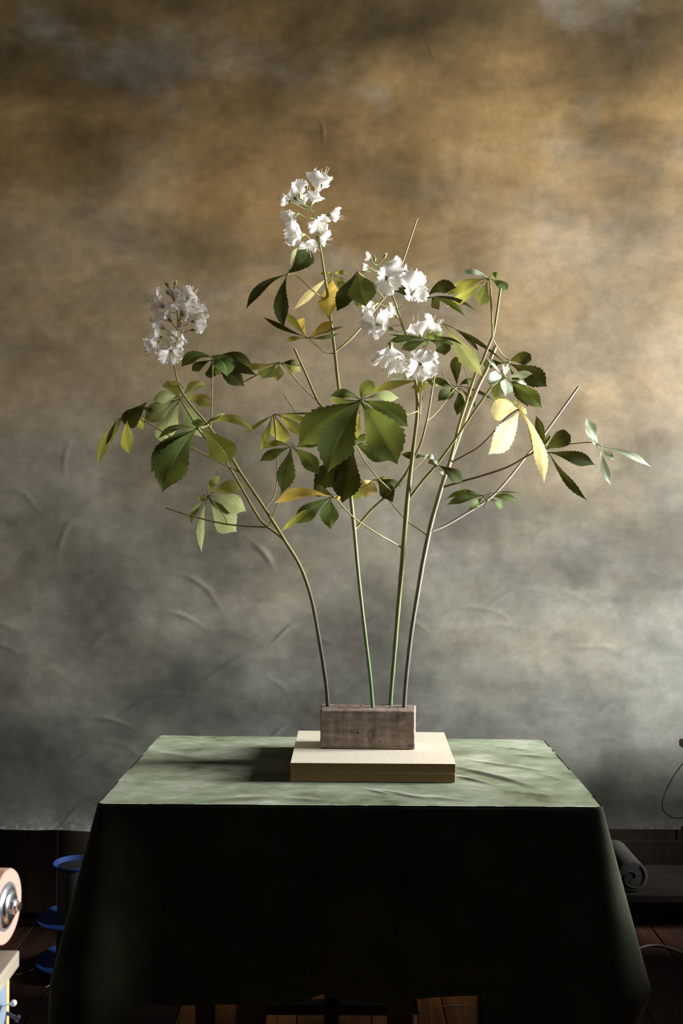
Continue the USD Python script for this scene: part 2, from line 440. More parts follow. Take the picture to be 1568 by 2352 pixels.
def bud(b, Z, x, y, dx, dy, size, depth, axis_S, white=True):
    ox, oy, k = ZOOM[Z]
    P = at(ox + x / k, oy + y / k, depth); A = unit([dx, 0, -dy]); sz = size / k * depth / FP
    i = int(np.argmin(np.linalg.norm(axis_S - (P - np.array([0, 0, .012])), axis=1)))
    st = spline([axis_S[i], (axis_S[i] + P) / 2 + np.array([0, 0, -.002]), P], 8)
    body = lathe([(-.1 * sz, .0009), (.0, .16 * sz), (.25 * sz, .26 * sz), (.5 * sz, .25 * sz), (.62 * sz, .2 * sz)], P, A, 10)
    f = obj('flower_bud', cat_([tube(st, .001, 6), body]), M['calyx'], branch[b], smooth=60)
    if white:
        obj('petal', lathe([(.45 * sz, .22 * sz), (.7 * sz, .21 * sz), (.95 * sz, .12 * sz), (1.05 * sz, .01 * sz)], P, A, 10), M['petal'], f, smooth=60,
            uv=None)


# ------------------------------------------------------------------ the room
def wood_material(name, c0, c1, c2, along='y', rough=.55, scale=1.0, bump=.15, rnd=.35):
    st = {'x': (.6, 9, 9), 'y': (9, .6, 9), 'z': (9, 9, .6)}[along]
    nodes = {'t': ('texture_coordinate', {}), 'm': ('mapping', {'scale': tuple(scale * s for s in st)}), 'n': ('noise_texture', {'scale': 4.0, 'detail': 6, 'roughness': .65, 'distortion': .6}),
             'r': ('rgb_ramp', {'ramp': [(.28, c0), (.5, c1), (.75, c2)]}), 'n2': ('noise_texture', {'scale': 3.5, 'detail': 5}),
             'k': ('map_range', {'from_min': .35, 'from_max': .7, 'to_min': .55, 'to_max': 1.15}), 'oi': ('object_info', {}),
             'kr': ('map_range', {'to_min': 1 - rnd, 'to_max': 1 + rnd}), 'kk': ('math', {'math_type': 'multiply'}), 'h': ('hsv', {}),
             'b': ('bump', {'strength': bump, 'distance': .004}), 'p': ('principled_bsdf', {'roughness': rough, 'specular_ior_level': .1 if rough > .8 else .4})}
    return mat(name, nodes, [('t.object', 'm.vector'), ('m.vector', 'n.vector'), ('t.object', 'n2.vector'), ('n.fac', 'r.fac'), ('n2.fac', 'k.value'), ('oi.random', 'kr.value'),
                             ('k.result', 'kk.value1'), ('kr.result', 'kk.value2'), ('r.color', 'h.color'), ('kk.value', 'h.value'), ('h.color', 'p.base_color'), ('n.fac', 'b.height'), ('b.normal', 'p.normal')])


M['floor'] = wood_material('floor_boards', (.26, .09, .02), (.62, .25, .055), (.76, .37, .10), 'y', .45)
M['floor_dark'] = wood_material('shaded_dirty_boards', (.013, .005, .003), (.030, .012, .006), (.055, .022, .010), 'y', .55)  # boards beside the table: shade and dirt put into the wood colour
M['dark_panel'] = wood_material('dark_panelling', (.008, .005, .004), (.014, .009, .006), (.022, .013, .009), 'z', .9)
M['dark_wood'] = wood_material('dark_oak', (.016, .009, .006), (.034, .02, .011), (.055, .033, .018), 'z', .5)
M['room'] = noisy('room_plaster', (.13, .115, .10), (.17, .15, .13), 5, .9)
M['frame'] = plain('window_paint', (.35, .34, .32), .5)

YB, ZC = 3.72, 3.45
floor = xf('floor', kind='structure')
edges = [-2.3, -2.05, -1.82, -1.6, -1.38, -1.2, -1.02, -.85, -.64, -.444, -.28, -.115, .09, .293, .46, .66, .86, 1.05, 1.25, 1.46, 1.66, 1.88, 2.1, 2.34, 2.6, 2.86, 3.14]
for i, (a, c) in enumerate(zip(edges[:-1], edges[1:])):
    r = random.Random(i)
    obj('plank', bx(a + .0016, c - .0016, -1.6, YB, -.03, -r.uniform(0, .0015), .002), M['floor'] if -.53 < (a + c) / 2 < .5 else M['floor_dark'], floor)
obj('floor_joist', bx(-2.3, 3.14, -1.6, YB, -.06, -.031, .002), M['dark_panel'], floor)
wb = xf('wall_back', kind='structure')
r = random.Random(5); xx = -2.3
while xx < 3.15:
    w = .30
    obj('panel', bx(xx + .003, min(xx + w, 3.15) - .003, YB - r.uniform(.0, .002), YB + .05, 0, ZC, .003), M['dark_panel'], wb); xx += w
obj('wall_left', bx(-2.36, -2.3, -1.6, YB, 0, ZC, .002), M['room'], kind='structure')
obj('wall_front', bx(-2.36, 3.21, -1.68, -1.6, 0, ZC, .002), M['room'], kind='structure')
obj('ceiling', bx(-2.36, 3.25, -1.68, YB + .05, ZC, ZC + .05, .002), M['room'], kind='structure')
wr = m3.Manifold.cube([.10, YB + 1.6, ZC]).translate([WX, -1.6, 0]) - m3.Manifold.cube([.4, WY1 - WY0, WZ1 - WZ0]).translate([WX - .1, WY0, WZ0])
obj('wall_right', wr, M['room'], kind='structure')
obj('baseboard_back', bx(-2.3, 3.14, YB - .022, YB - .003, 0, .14, .004), M['dark_panel'], kind='structure')
win = xf('window_1', kind='structure')
for (y0, y1, z0, z1) in ((WY0, WY0 + .03, WZ0, WZ1), (WY1 - .03, WY1, WZ0, WZ1), (WY0 + .03, WY1 - .03, WZ0, WZ0 + .03), (WY0 + .03, WY1 - .03, WZ1 - .03, WZ1)):
    obj('window_frame', bx(WX + .03, WX + .07, y0, y1, z0, z1, .004), M['frame'], win)
pane = mat('window_pane', {'t': ('transparent_bsdf', {}), 'g': ('glossy_bsdf', {'roughness': .02}), 'f': ('fresnel', {'IOR': 1.45}), 'm': ('mix_closure', {})},
           [('f.fac', 'm.fac'), ('t.BSDF', 'm.closure1'), ('g.BSDF', 'm.closure2')], 'm.closure')
obj('pane', bx(WX + .048, WX + .052, WY0 + .028, WY1 - .028, WZ0 + .028, WZ1 - .028, .0005), pane, win)
obj('window_sill', bx(WX - .06, WX + .03, WY0 - .04, WY1 + .04, WZ0 - .03, WZ0, .006), M['frame'], win)

# ------------------------------------------------------------------ the painted canvas backdrop
BY = 3.05
def backdrop():
    nx, nz = 520, 560
    xs = np.linspace(-1.62, 1.0, nx); zs = np.linspace(0, 1, nz)
    X, Tz = np.meshgrid(xs, zs)
    zb = .385 - .008 * np.sin((X + 1.1) * 2.2) + .006 * (fbm(np.stack([X * 9, X * 0, X * 0], -1), 3, 4) - .5)
    Z = zb + Tz * (3.32 - zb)
    # right edge leans out a little and is ragged
    k = np.clip((X - .6) / .4, 0, 1)
    X = X + k * (.094 + .022 * np.clip((Z - .7) / 1.0, 0, 1.5) + .010 * (fbm(np.stack([Z * 12, Z * 0, Z * 0], -1), 3, 9) - .5))
    p = np.stack([X, Z * 1.0, X * 0], -1)
    Y = BY + .030 * (fbm(p * 1.1, 3, 2) - .5) + .007 * (fbm(p * np.array([3.2, 5, 1]), 4, 3) - .5)
    # slack creases in the lower part
    bend = .05 * (fbm(p * np.array([4.5, 4.5, 1]), 3, 15) - .5)
    def cre(cx, cz, ang, ln, wd, h):
        a = (X - cx) * math.cos(ang) + (Z - cz) * math.sin(ang); c = -(X - cx) * math.sin(ang) + (Z - cz) * math.cos(ang) + bend + 2.2 * a * a
        return h * np.exp(-(a / ln) ** 2 - (c / wd) ** 2)
    rr = random.Random(3)
    for (px, py, a, ln, wd, h) in ((600, 1275, -50, .09, .012, .007), (420, 1420, -20, .12, .012, .006), (250, 1650, -12, .13, .010, .006), (560, 1520, 15, .2, .014, .005), (360, 1600, 10, .18, .013, .005),
                                   (150, 1230, 70, .1, .016, .003), (460, 1350, -35, .14, .012, .006), (1350, 1480, 5, .2, .016, .005), (1420, 1600, 25, .15, .015, .005), (660, 1450, 40, .1, .01, .005),
                                   (150, 1050, 80, .1, .014, .0025), (980, 120, -60, .05, .006, .004), (745, 300, -75, .06, .006, .004), (60, 1140, -40, .1, .016, .003), (1200, 1350, 12, .2, .014, .004)):
        q = at(px, py, BY); Y = Y - cre(q[0], q[2], math.radians(a), ln * .5, wd * .6, h * .27)
    for i in range(44):
        cx, cz = rr.uniform(-1.1, 1.05), rr.uniform(.4, 1.15)
        Y = Y - cre(cx, cz, math.radians(rr.uniform(-35, 35)), rr.uniform(.025, .09), rr.uniform(.005, .010), rr.uniform(.0005, .0013))
    # hem rolls forward
    Y = Y - .022 * np.exp(-(Z - zb) / .03) * (.6 + .8 * fbm(np.stack([X * 5, X * 0, X * 0], -1), 3, 6))
    V = np.stack([X, Y, Z], -1).reshape(-1, 3); F = grid_faces(nz, nx)
    B = V + np.array([0, .004, 0]); n = len(V)
    idx = np.arange(n).reshape(nz, nx)
    rim = np.concatenate([idx[0], idx[1:, -1], idx[-1, ::-1][1:], idx[::-1, 0][1:]])
    q = np.stack([rim[:-1], rim[1:]], 1)
    S = np.vstack([np.stack([q[:, 0], q[:, 1] + n, q[:, 1]], 1), np.stack([q[:, 0], q[:, 0] + n, q[:, 1] + n], 1)])
    return trimesh.Trimesh(np.vstack([V, B]), np.vstack([F, F[:, ::-1] + n, S]), process=False)


def backdrop_material():
    n = {'g': ('geometry', {}), 's': ('separate_xyz', {}),
         'mb': ('mapping', {'scale': (1.3, 1.0, 2.0)}), 'nb': ('noise_texture', {'scale': 1.25, 'detail': 5, 'roughness': .55, 'distortion': .4}),
         'wz': ('math', {'math_type': 'multiply_add', 'value2': .55, 'value3': -.275}), 'z0': ('map_range', {'from_min': .38, 'from_max': 3.08, 'clamp': True}), 'za': ('math', {'math_type': 'add'}),
         'r': ('rgb_ramp', {'ramp': [(0, (.12, .125, .112)), (.08, (.19, .195, .172)), (.17, (.25, .254, .225)), (.26, (.285, .272, .225)), (.40, (.29, .255, .19)), (.54, (.295, .24, .16)), (.68, (.30, .222, .12)), (.80, (.275, .182, .075)), (.92, (.165, .112, .045)), (1, (.105, .075, .032))]}),
         'ms': ('mapping', {'scale': (1.1, 1.0, 2.7)}), 'ns': ('noise_texture', {'scale': 2.6, 'detail': 7, 'roughness': .62, 'distortion': .5}),
         'ks': ('map_range', {'from_min': .3, 'from_max': .72, 'to_min': .78, 'to_max': 1.22}),
         'nd': ('noise_texture', {'scale': 2.1, 'detail': 4, 'roughness': .5}), 'kd': ('map_range', {'range_type': 'smoothstep', 'from_min': .36, 'from_max': .56, 'to_min': .62, 'to_max': 1.04}),
         'nf': ('noise_texture', {'scale': 26, 'detail': 8, 'roughness': .72}), 'kf': ('map_range', {'from_min': .3, 'from_max': .7, 'to_min': .84, 'to_max': 1.16}),
         'k1': ('math', {'math_type': 'multiply'}), 'k2': ('math', {'math_type': 'multiply'}), 'h': ('hsv', {}),
         # cool grey strokes over the warm ground
         'ng': ('noise_texture', {'scale': 1.9, 'detail': 5, 'roughness': .6}), 'kg': ('map_range', {'range_type': 'smoothstep', 'from_min': .52, 'from_max': .70, 'to_min': 0, 'to_max': .42}),
         'mg': ('mapping', {'location': (3.1, 0, 5.7), 'scale': (1.0, 1.0, 1.6)}), 'cg': ('mix_color', {'b': (.25, .25, .235)}),
         # worn, paint-flecked hem
         'hz': ('map_range', {'range_type': 'smoothstep', 'from_min': .385, 'from_max': .425, 'to_min': 1, 'to_max': 0}), 'hn': ('noise_texture', {'scale': 60, 'detail': 5, 'roughness': .7}),
         'hk': ('map_range', {'range_type': 'smoothstep', 'from_min': .48, 'from_max': .66, 'to_min': 0, 'to_max': .5}), 'hm': ('math', {'math_type': 'multiply'}), 'hc': ('mix_color', {'b': (.42, .42, .40)}),
         # weave and brushed relief
         'wv': ('noise_texture', {'scale': 420, 'detail': 2}), 'bs': ('math', {'math_type': 'multiply_add', 'value2': .12}),
         'b': ('bump', {'strength': .07, 'distance': .004}), 'p': ('principled_bsdf', {'roughness': .82, 'specular_ior_level': .25})}
    l = [('g.position', 's.vector'), ('g.position', 'mb.vector'), ('mb.vector', 'nb.vector'), ('nb.fac', 'wz.value1'), ('s.z', 'z0.value'), ('z0.result', 'za.value1'), ('wz.value', 'za.value2'), ('za.value', 'r.fac'),
         ('g.position', 'ms.vector'), ('ms.vector', 'ns.vector'), ('ns.fac', 'ks.value'), ('g.position', 'nd.vector'), ('nd.fac', 'kd.value'), ('g.position', 'nf.vector'), ('nf.fac', 'kf.value'),
         ('ks.result', 'k1.value1'), ('kd.result', 'k1.value2'), ('k1.value', 'k2.value1'), ('kf.result', 'k2.value2'),
         ('g.position', 'mg.vector'), ('mg.vector', 'ng.vector'), ('ng.fac', 'kg.value'), ('r.color', 'cg.a'), ('kg.result', 'cg.fac'), ('cg.result', 'h.color'), ('k2.value', 'h.value'),
         ('s.z', 'hz.value'), ('g.position', 'hn.vector'), ('hn.fac', 'hk.value'), ('hz.result', 'hm.value1'), ('hk.result', 'hm.value2'), ('h.color', 'hc.a'), ('hm.value', 'hc.fac'), ('hc.result', 'p.base_color'),
         ('g.position', 'wv.vector'), ('wv.fac', 'bs.value1'), ('nf.fac', 'bs.value3'), ('bs.value', 'b.height'), ('b.normal', 'p.normal')]
    # larger dark and light clouds of colour: (picture x, y), radii, strength
    n['wn'] = ('noise_texture', {'scale': 2.3, 'detail': 5, 'roughness': .6}); n['wc'] = ('vector_math', {'math_type': 'subtract', 'vector2': (.5, .5, .5)}); n['wm'] = ('vector_math', {'math_type': 'multiply_add', 'vector2': (.42, 0, .42)})
    l += [('g.position', 'wn.vector'), ('wn.color', 'wc.vector1'), ('wc.vector', 'wm.vector1'), ('g.position', 'wm.vector3')]
    last = 'k2.value'
    for i, (px, py, rx, rz, s) in enumerate(((650, 150, 90, 150, .62), (320, 130, 150, 80, .75), (480, 560, 120, 130, .72), (600, 780, 90, 80, .72), (1440, 120, 190, 130, .6), (1545, 620, 110, 150, .66), (1080, 590, 90, 90, .78),
                                             (1450, 720, 130, 70, .8), (110, 130, 150, 90, .8), (120, 1270, 110, 100, .75), (330, 1590, 170, 70, .8), (900, 60, 170, 60, .75), (60, 780, 90, 120, .85), (1250, 1340, 190, 60, .85), (960, 480, 110, 70, .85),
                                             (330, 420, 170, 110, 1.25), (90, 470, 110, 120, 1.3), (560, 390, 110, 80, 1.18), (1230, 300, 200, 120, 1.15), (1270, 560, 170, 100, 1.15), (1330, 960, 190, 150, 1.12), (600, 1400, 130, 50, 1.25), (800, 1390, 70, 50, 1.2),
                                             (1230, 1450, 260, 60, 1.1), (1500, 1430, 120, 60, 1.05), (1500, 1330, 150, 90, .85), (120, 1490, 120, 60, 1.25), (420, 1180, 130, 60, 1.15))):
        q = at(px, py, BY); sx, sz = FP / BY / rx, FP / BY / rz
        n[f'bm{i}'] = ('mapping', {'scale': (sx, 0, sz), 'location': (-q[0] * sx, 0, -q[2] * sz)}); n[f'bl{i}'] = ('vector_math', {'math_type': 'length'})
        n[f'br{i}'] = ('map_range', {'range_type': 'smoothstep', 'from_min': .0, 'from_max': 1.35, 'to_min': s, 'to_max': 1.0}); n[f'bx{i}'] = ('math', {'math_type': 'multiply'})
        l += [('wm.vector', f'bm{i}.vector'), (f'bm{i}.vector', f'bl{i}.vector1'), (f'bl{i}.value', f'br{i}.value'), (last, f'bx{i}.value1'), (f'br{i}.result', f'bx{i}.value2')]
        last = f'bx{i}.value'
    l = [x for x in l if x[1] != 'h.value'] + [(last, 'h.value')]
    return mat('painted_canvas', n, l)


obj('canvas_backdrop', backdrop(), backdrop_material(), smooth=40, label='large mottled brown and grey hand-painted canvas hanging behind the table', cat='backdrop')

# ------------------------------------------------------------------ table, velvet cloth
TZ = .742
FL, FR, RR, RL = on_z(219, 1849, TZ), on_z(1389, 1857, TZ), on_z(1251, 1700, TZ), on_z(365, 1690, TZ)


def cloth():
    from shapely.geometry import Polygon
    poly = Polygon([p[:2] for p in (FL, FR, RR, RL)]).buffer(-.014).buffer(.014, quad_segs=8)
    ring = np.array(poly.exterior.coords)
    if not poly.exterior.is_ccw: ring = ring[::-1]
    s = np.concatenate([[0], np.cumsum(np.linalg.norm(np.diff(ring, axis=0), axis=1))])
    N = 620
    t = np.linspace(0, s[-1], N, endpoint=False)
    R = np.stack([np.interp(t, s, ring[:, k]) for k in (0, 1)], 1)
    Tn = unit(np.roll(R, -1, 0) - np.roll(R, 1, 0)); Nn = np.stack([Tn[:, 1], -Tn[:, 0]], 1)
    ker = np.hanning(27); ker /= ker.sum()
    Ns = unit(np.stack([np.convolve(np.concatenate([Nn[-13:, k], Nn[:, k], Nn[:13, k]]), ker, 'valid') for k in (0, 1)], 1))
    corner = np.array([np.exp(-(min(np.linalg.norm(p - q[:2]) for q in (FL, FR)) / .075) ** 2) + .8 * np.exp(-(min(np.linalg.norm(p - q[:2]) for q in (RL, RR)) / .075) ** 2) for p in R])
    front = np.clip(-Ns[:, 1], 0, 1)
    px = 784 + R[:, 0] / R[:, 1] * FP
    hem = np.interp(px, [215, 240, 266, 300, 330, 350, 420, 580, 640, 700, 745, 790, 850, 900, 950, 1000, 1108, 1113, 1250, 1330, 1390], [2340, 2350, 2352, 2324, 2296, 2290, 2297, 2293, 2291, 2284, 2271, 2285, 2291, 2288, 2277, 2274, 2271, 2395, 2400, 2380, 2330])
    drop_f = (hem - 1853) * 2.06 / FP
    isf = R[:, 1] < (FL[1] + .02)
    dl = np.where(R[:, 0] < 0, .44, .46)
    drop = np.where(isf, drop_f, dl)
    c0 = R.mean(0)
    rows = []
    folds = []
    rr = random.Random(12)
    q = [on_z(*a, TZ) for a in ((1105, 1778), (1135, 1768), (1090, 1800), (1180, 1790))]
    def top_z(P):
        z = .0013 * (fbm(np.concatenate([P * 9, P[:, :1] * 0], 1), 3, 11) - .5) + .0012 * (fbm(np.concatenate([P * 26, P[:, :1] * 0], 1), 3, 12) - .5)
        for (x, y, a, ln, wd, h) in ((1105, 1778, -50, .075, .009, .0042), (1160, 1790, -55, .085, .010, .0038), (1080, 1792, -46, .05, .007, .0036), (1200, 1765, -40, .06, .008, .0022), (1125, 1755, -36, .06, .008, .0026), (1190, 1722, -25, .04, .007, .0022), (1225, 1738, -20, .04, .006, .0025),
                                     (560, 1835, 12, .06, .016, .0018), (905, 1822, -30, .035, .008, .0020), (865, 1820, -42, .03, .007, .0018), (940, 1830, -25, .04, .008, .0018), (1280, 1790, -60, .07, .014, .0018), (1010, 1835, -18, .05, .010, .0016), (400, 1735, -35, .07, .016, .0018), (700, 1838, -15, .05, .012, .0014)):
            g = on_z(x, y, TZ); ca, sa = math.cos(math.radians(a)), math.sin(math.radians(a))
            u = (P[:, 0] - g[0]) * ca + (P[:, 1] - g[1]) * sa; v = -(P[:, 0] - g[0]) * sa + (P[:, 1] - g[1]) * ca
            z = z + h * np.exp(-(u / ln) ** 2 - (v / wd) ** 2)
        ins = Polygon([on_z(*q, TZ)[:2] for q in ((664, 1800), (1049, 1802), (1024, 1716), (684, 1712))])
        from shapely import points, distance
        return z * np.clip(distance(ins, points(P)) / .012, 0, 1)
    top_rings = np.concatenate([[.02], np.linspace(.05, .93, 58), [.95, .965, .975, .985, .993]])
    for k in top_rings:
        P = c0 + (R - c0) * k
        rows.append(np.column_stack([P, TZ + .002 + top_z(P) * min(1, (1 - k) * 9)]))
    er = .008
    for a in np.linspace(0, math.pi / 2, 6):
        off = -er + er * math.sin(a)
        rows.append(np.column_stack([R + Ns * off, np.full(N, TZ + .002 - er * (1 - math.cos(a)))]))
    sarc = np.arange(N) / N * s[-1]
    wav = fbm(np.column_stack([R * 7, R[:, 0] * 0]), 3, 21) - .5
    for f in np.linspace(.03, 1, 40):
        dd = f * drop
        fl_ = .020 * (dd / .45) + corner * (np.where(R[:, 0] < 0, .088, .082) * np.minimum(dd, .36) / .36 - .07 * np.clip(dd - .37, 0, 1) / .15 * (R[:, 0] > 0)) + wav * .030 * (dd / .45) ** 1.3 + .005 * np.sin(sarc * 21) * f * (1 - corner)
        rows.append(np.column_stack([R + Ns * fl_[:, None], TZ + .002 - er - dd]))
    V = np.array(rows)
    nr = len(V)
    F = []
    idx = np.arange(nr * N).reshape(nr, N); nxt = np.roll(idx, -1, 1)
    F = np.vstack([np.stack([idx[:-1], nxt[1:], nxt[:-1]], -1).reshape(-1, 3), np.stack([idx[:-1], idx[1:], nxt[1:]], -1).reshape(-1, 3)])
    V = V.reshape(-1, 3); cidx = len(V); V = np.vstack([V, [[c0[0], c0[1], TZ + .002]]])
    F = np.vstack([F, np.stack([np.full(N, cidx), idx[0], nxt[0]], 1)])
    return trimesh.Trimesh(V, F, process=False)


velvet = mat('green_velvet', {
    't': ('texture_coordinate', {}), 'm': ('mapping', {'scale': (3.4, 5.0, 3.0)}), 'n': ('noise_texture', {'scale': 1.9, 'detail': 9, 'roughness': .68, 'distortion': .3}),
    'n2': ('noise_texture', {'scale': 4.5, 'detail': 5, 'roughness': .6}), 'mx': ('math', {'math_type': 'multiply_add', 'value2': .6}), 'h1': ('math', {'math_type': 'multiply', 'value2': .4}),
    'r': ('rgb_ramp', {'ramp': [(.3, (.005, .006, .003)), (.55, (.014, .017, .010)), (.72, (.024, .030, .018))]}),
    'sr': ('rgb_ramp', {'ramp': [(.36, (.14, .16, .09)), (.46, (.32, .375, .25)), (.54, (.44, .50, .37)), (.64, (.62, .68, .55))]}),
    'f': ('noise_texture', {'scale': 500, 'detail': 2}), 'b': ('bump', {'strength': .15, 'distance': .002}),
    'p': ('principled_bsdf', {'roughness': .9, 'specular_ior_level': .05, 'sheen_weight': 1.0, 'sheen_roughness': .32})},
    [('t.object', 'm.vector'), ('m.vector', 'n.vector'), ('t.object', 'n2.vector'), ('n.fac', 'mx.value1'), ('n2.fac', 'h1.value1'), ('h1.value', 'mx.value3'), ('mx.value', 'r.fac'), ('mx.value', 'sr.fac'),
     ('r.color', 'p.base_color'), ('sr.color', 'p.sheen_tint'), ('t.object', 'f.vector'), ('f.fac', 'b.height'), ('b.normal', 'p.normal')])
obj('velvet_tablecloth', cloth(), velvet, smooth=True, label='dark green velvet cloth draped over the table under the wooden boards', cat='tablecloth')

tb = xf('trestle_table', 'dark wooden table hidden under the green velvet, only legs showing at the hem', 'table')
C = [FL, FR, RR, RL]; mid = sum(C) / 4
ins = [mid + (p - mid) * .985 for p in C]
obj('tabletop', chamfer_box([p * [1, 1, 0] + [0, 0, .70] for p in ins] + [p * [1, 1, 0] + [0, 0, TZ - .003] for p in ins], .003), M['dark_wood'], tb)
def beam(p, q, w, d, m, parent, name):
    p, q = np.array(p, float), np.array(q, float)
    ex, ey = np.array([w / 2, 0, 0]), np.array([0, d / 2, 0])
    return obj(name, chamfer_box([p - ex - ey, p + ex - ey, p + ex + ey, p - ex + ey, q - ex - ey, q + ex - ey, q + ex + ey, q - ex + ey], .004), m, parent)
beam((-.232, 2.42, 0), (-.16, 2.42, .70), .076, .06, M['dark_wood'], tb, 'leg')
beam((.172, 2.42, 0), (.10, 2.42, .70), .080, .06, M['dark_wood'], tb, 'leg')
beam((-.020, 2.62, 0), (-.020, 2.62, .70), .040, .04, M['dark_wood'], tb, 'post')
obj('stretcher', bx(-.22, .16, 2.56, 2.60, .045, .072, .004), M['dark_wood'], tb)
for cx, cy in ((-.36, 2.60), (.40, 2.60)):
    beam((cx, cy, 0), (cx, cy, .70), .05, .05, M['dark_wood'], tb, 'rear_leg')

# ------------------------------------------------------------------ the two pale boards and the old wooden block
BT = TZ + .0475
P1 = [on_z(666.5, 1752, BT), on_z(1046, 1754.5, BT), on_z(1019.5, 1682, BT), on_z(684.5, 1678, BT)]
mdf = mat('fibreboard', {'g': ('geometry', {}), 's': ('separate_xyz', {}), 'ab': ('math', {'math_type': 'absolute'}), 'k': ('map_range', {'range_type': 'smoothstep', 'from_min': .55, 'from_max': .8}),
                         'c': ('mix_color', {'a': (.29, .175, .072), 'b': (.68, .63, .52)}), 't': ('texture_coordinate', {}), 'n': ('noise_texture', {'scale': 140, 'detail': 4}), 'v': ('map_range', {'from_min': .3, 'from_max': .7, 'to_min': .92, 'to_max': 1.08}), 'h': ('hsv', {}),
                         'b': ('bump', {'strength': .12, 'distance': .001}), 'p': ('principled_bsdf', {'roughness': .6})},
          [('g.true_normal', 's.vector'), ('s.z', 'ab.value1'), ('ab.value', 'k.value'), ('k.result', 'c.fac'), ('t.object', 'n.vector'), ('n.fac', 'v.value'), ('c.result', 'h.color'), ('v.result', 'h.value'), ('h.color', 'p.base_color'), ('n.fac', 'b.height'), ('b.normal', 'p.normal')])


def lev(P, z): return [np.array([p[0], p[1], z]) for p in P]
zb0, zmid = TZ + .0032, TZ + .0255
low = [p + np.array([dx, dy, 0]) for p, dx, dy in zip(P1, (.0006, -.0008, -.0006, .001), (.0006, -.0002, .0004, .0))]
obj('wooden_board', chamfer_box(lev(low, zb0) + lev(low, zmid - .0004), .0007), mdf, label='lower of two pale fibreboards stacked on the green velvet', cat='board', group=None)
obj('wooden_board', chamfer_box(lev(P1, zmid) + lev(P1, BT), .0007), mdf, label='upper of two stacked pale fibreboards, under the old wooden block', cat='board')

KZ = BT + .097
kb = [on_z(735, 1720, BT), on_z(953, 1722.5, BT)]
kr = [on_z(741, 1616.5, KZ), on_z(951, 1619, KZ)]
BASE = [kb[0], kb[1], np.array([kr[1][0] + .004, kr[1][1], BT]), np.array([kr[0][0] - .004, kr[0][1], BT])]
block = chamfer_box(lev(BASE, BT + .0006) + lev(BASE, KZ), .0028).refine_to_length(.004)
STEMXY = [(753, 1622, 2.462), (855, 1625, 2.445), (897, 1619.5, 2.485), (928, 1624, 2.447)]
holes = []; HOLE_Y = {}
for i, (x, y, d) in enumerate(STEMXY):
    p = on_z(x, y, KZ); HOLE_Y[i + 1] = p[1]; print(d, p[1]); holes.append((p[0], p[1], .0072))
for (x, y) in ((800, 1621.5), (826, 1621), (893, 1626), (880, 1620), (778, 1626)):
    p = on_z(x, y, KZ); holes.append((p[0], p[1], .0048))
for hx, hy, hr in holes:
    block = block - m3.Manifold.cylinder(.06, hr, hr, 20).translate([hx, hy, KZ - .05])
g1 = on_z(723 + 45, 1690, BT)
fb = kb[0]
for (fx, fz, fr) in ((.094, .041, .0024), (.15, .02, .0018)):     # old nail holes in the face
    block = block - m3.Manifold.cylinder(.02, fr, fr, 12).rotate([-90, 0, 0]).translate([fb[0] + fx, fb[1] - .006, BT + fz])
bv, bf, _ = usdkit.meshkit.arrays(block)
bv = bv + (np.stack([fbm(bv * 55, 3, k) for k in (31, 32, 33)], 1) - .5) * .0022
kx, kz_ = at(851, 1690, fb[1])[[0, 2]]
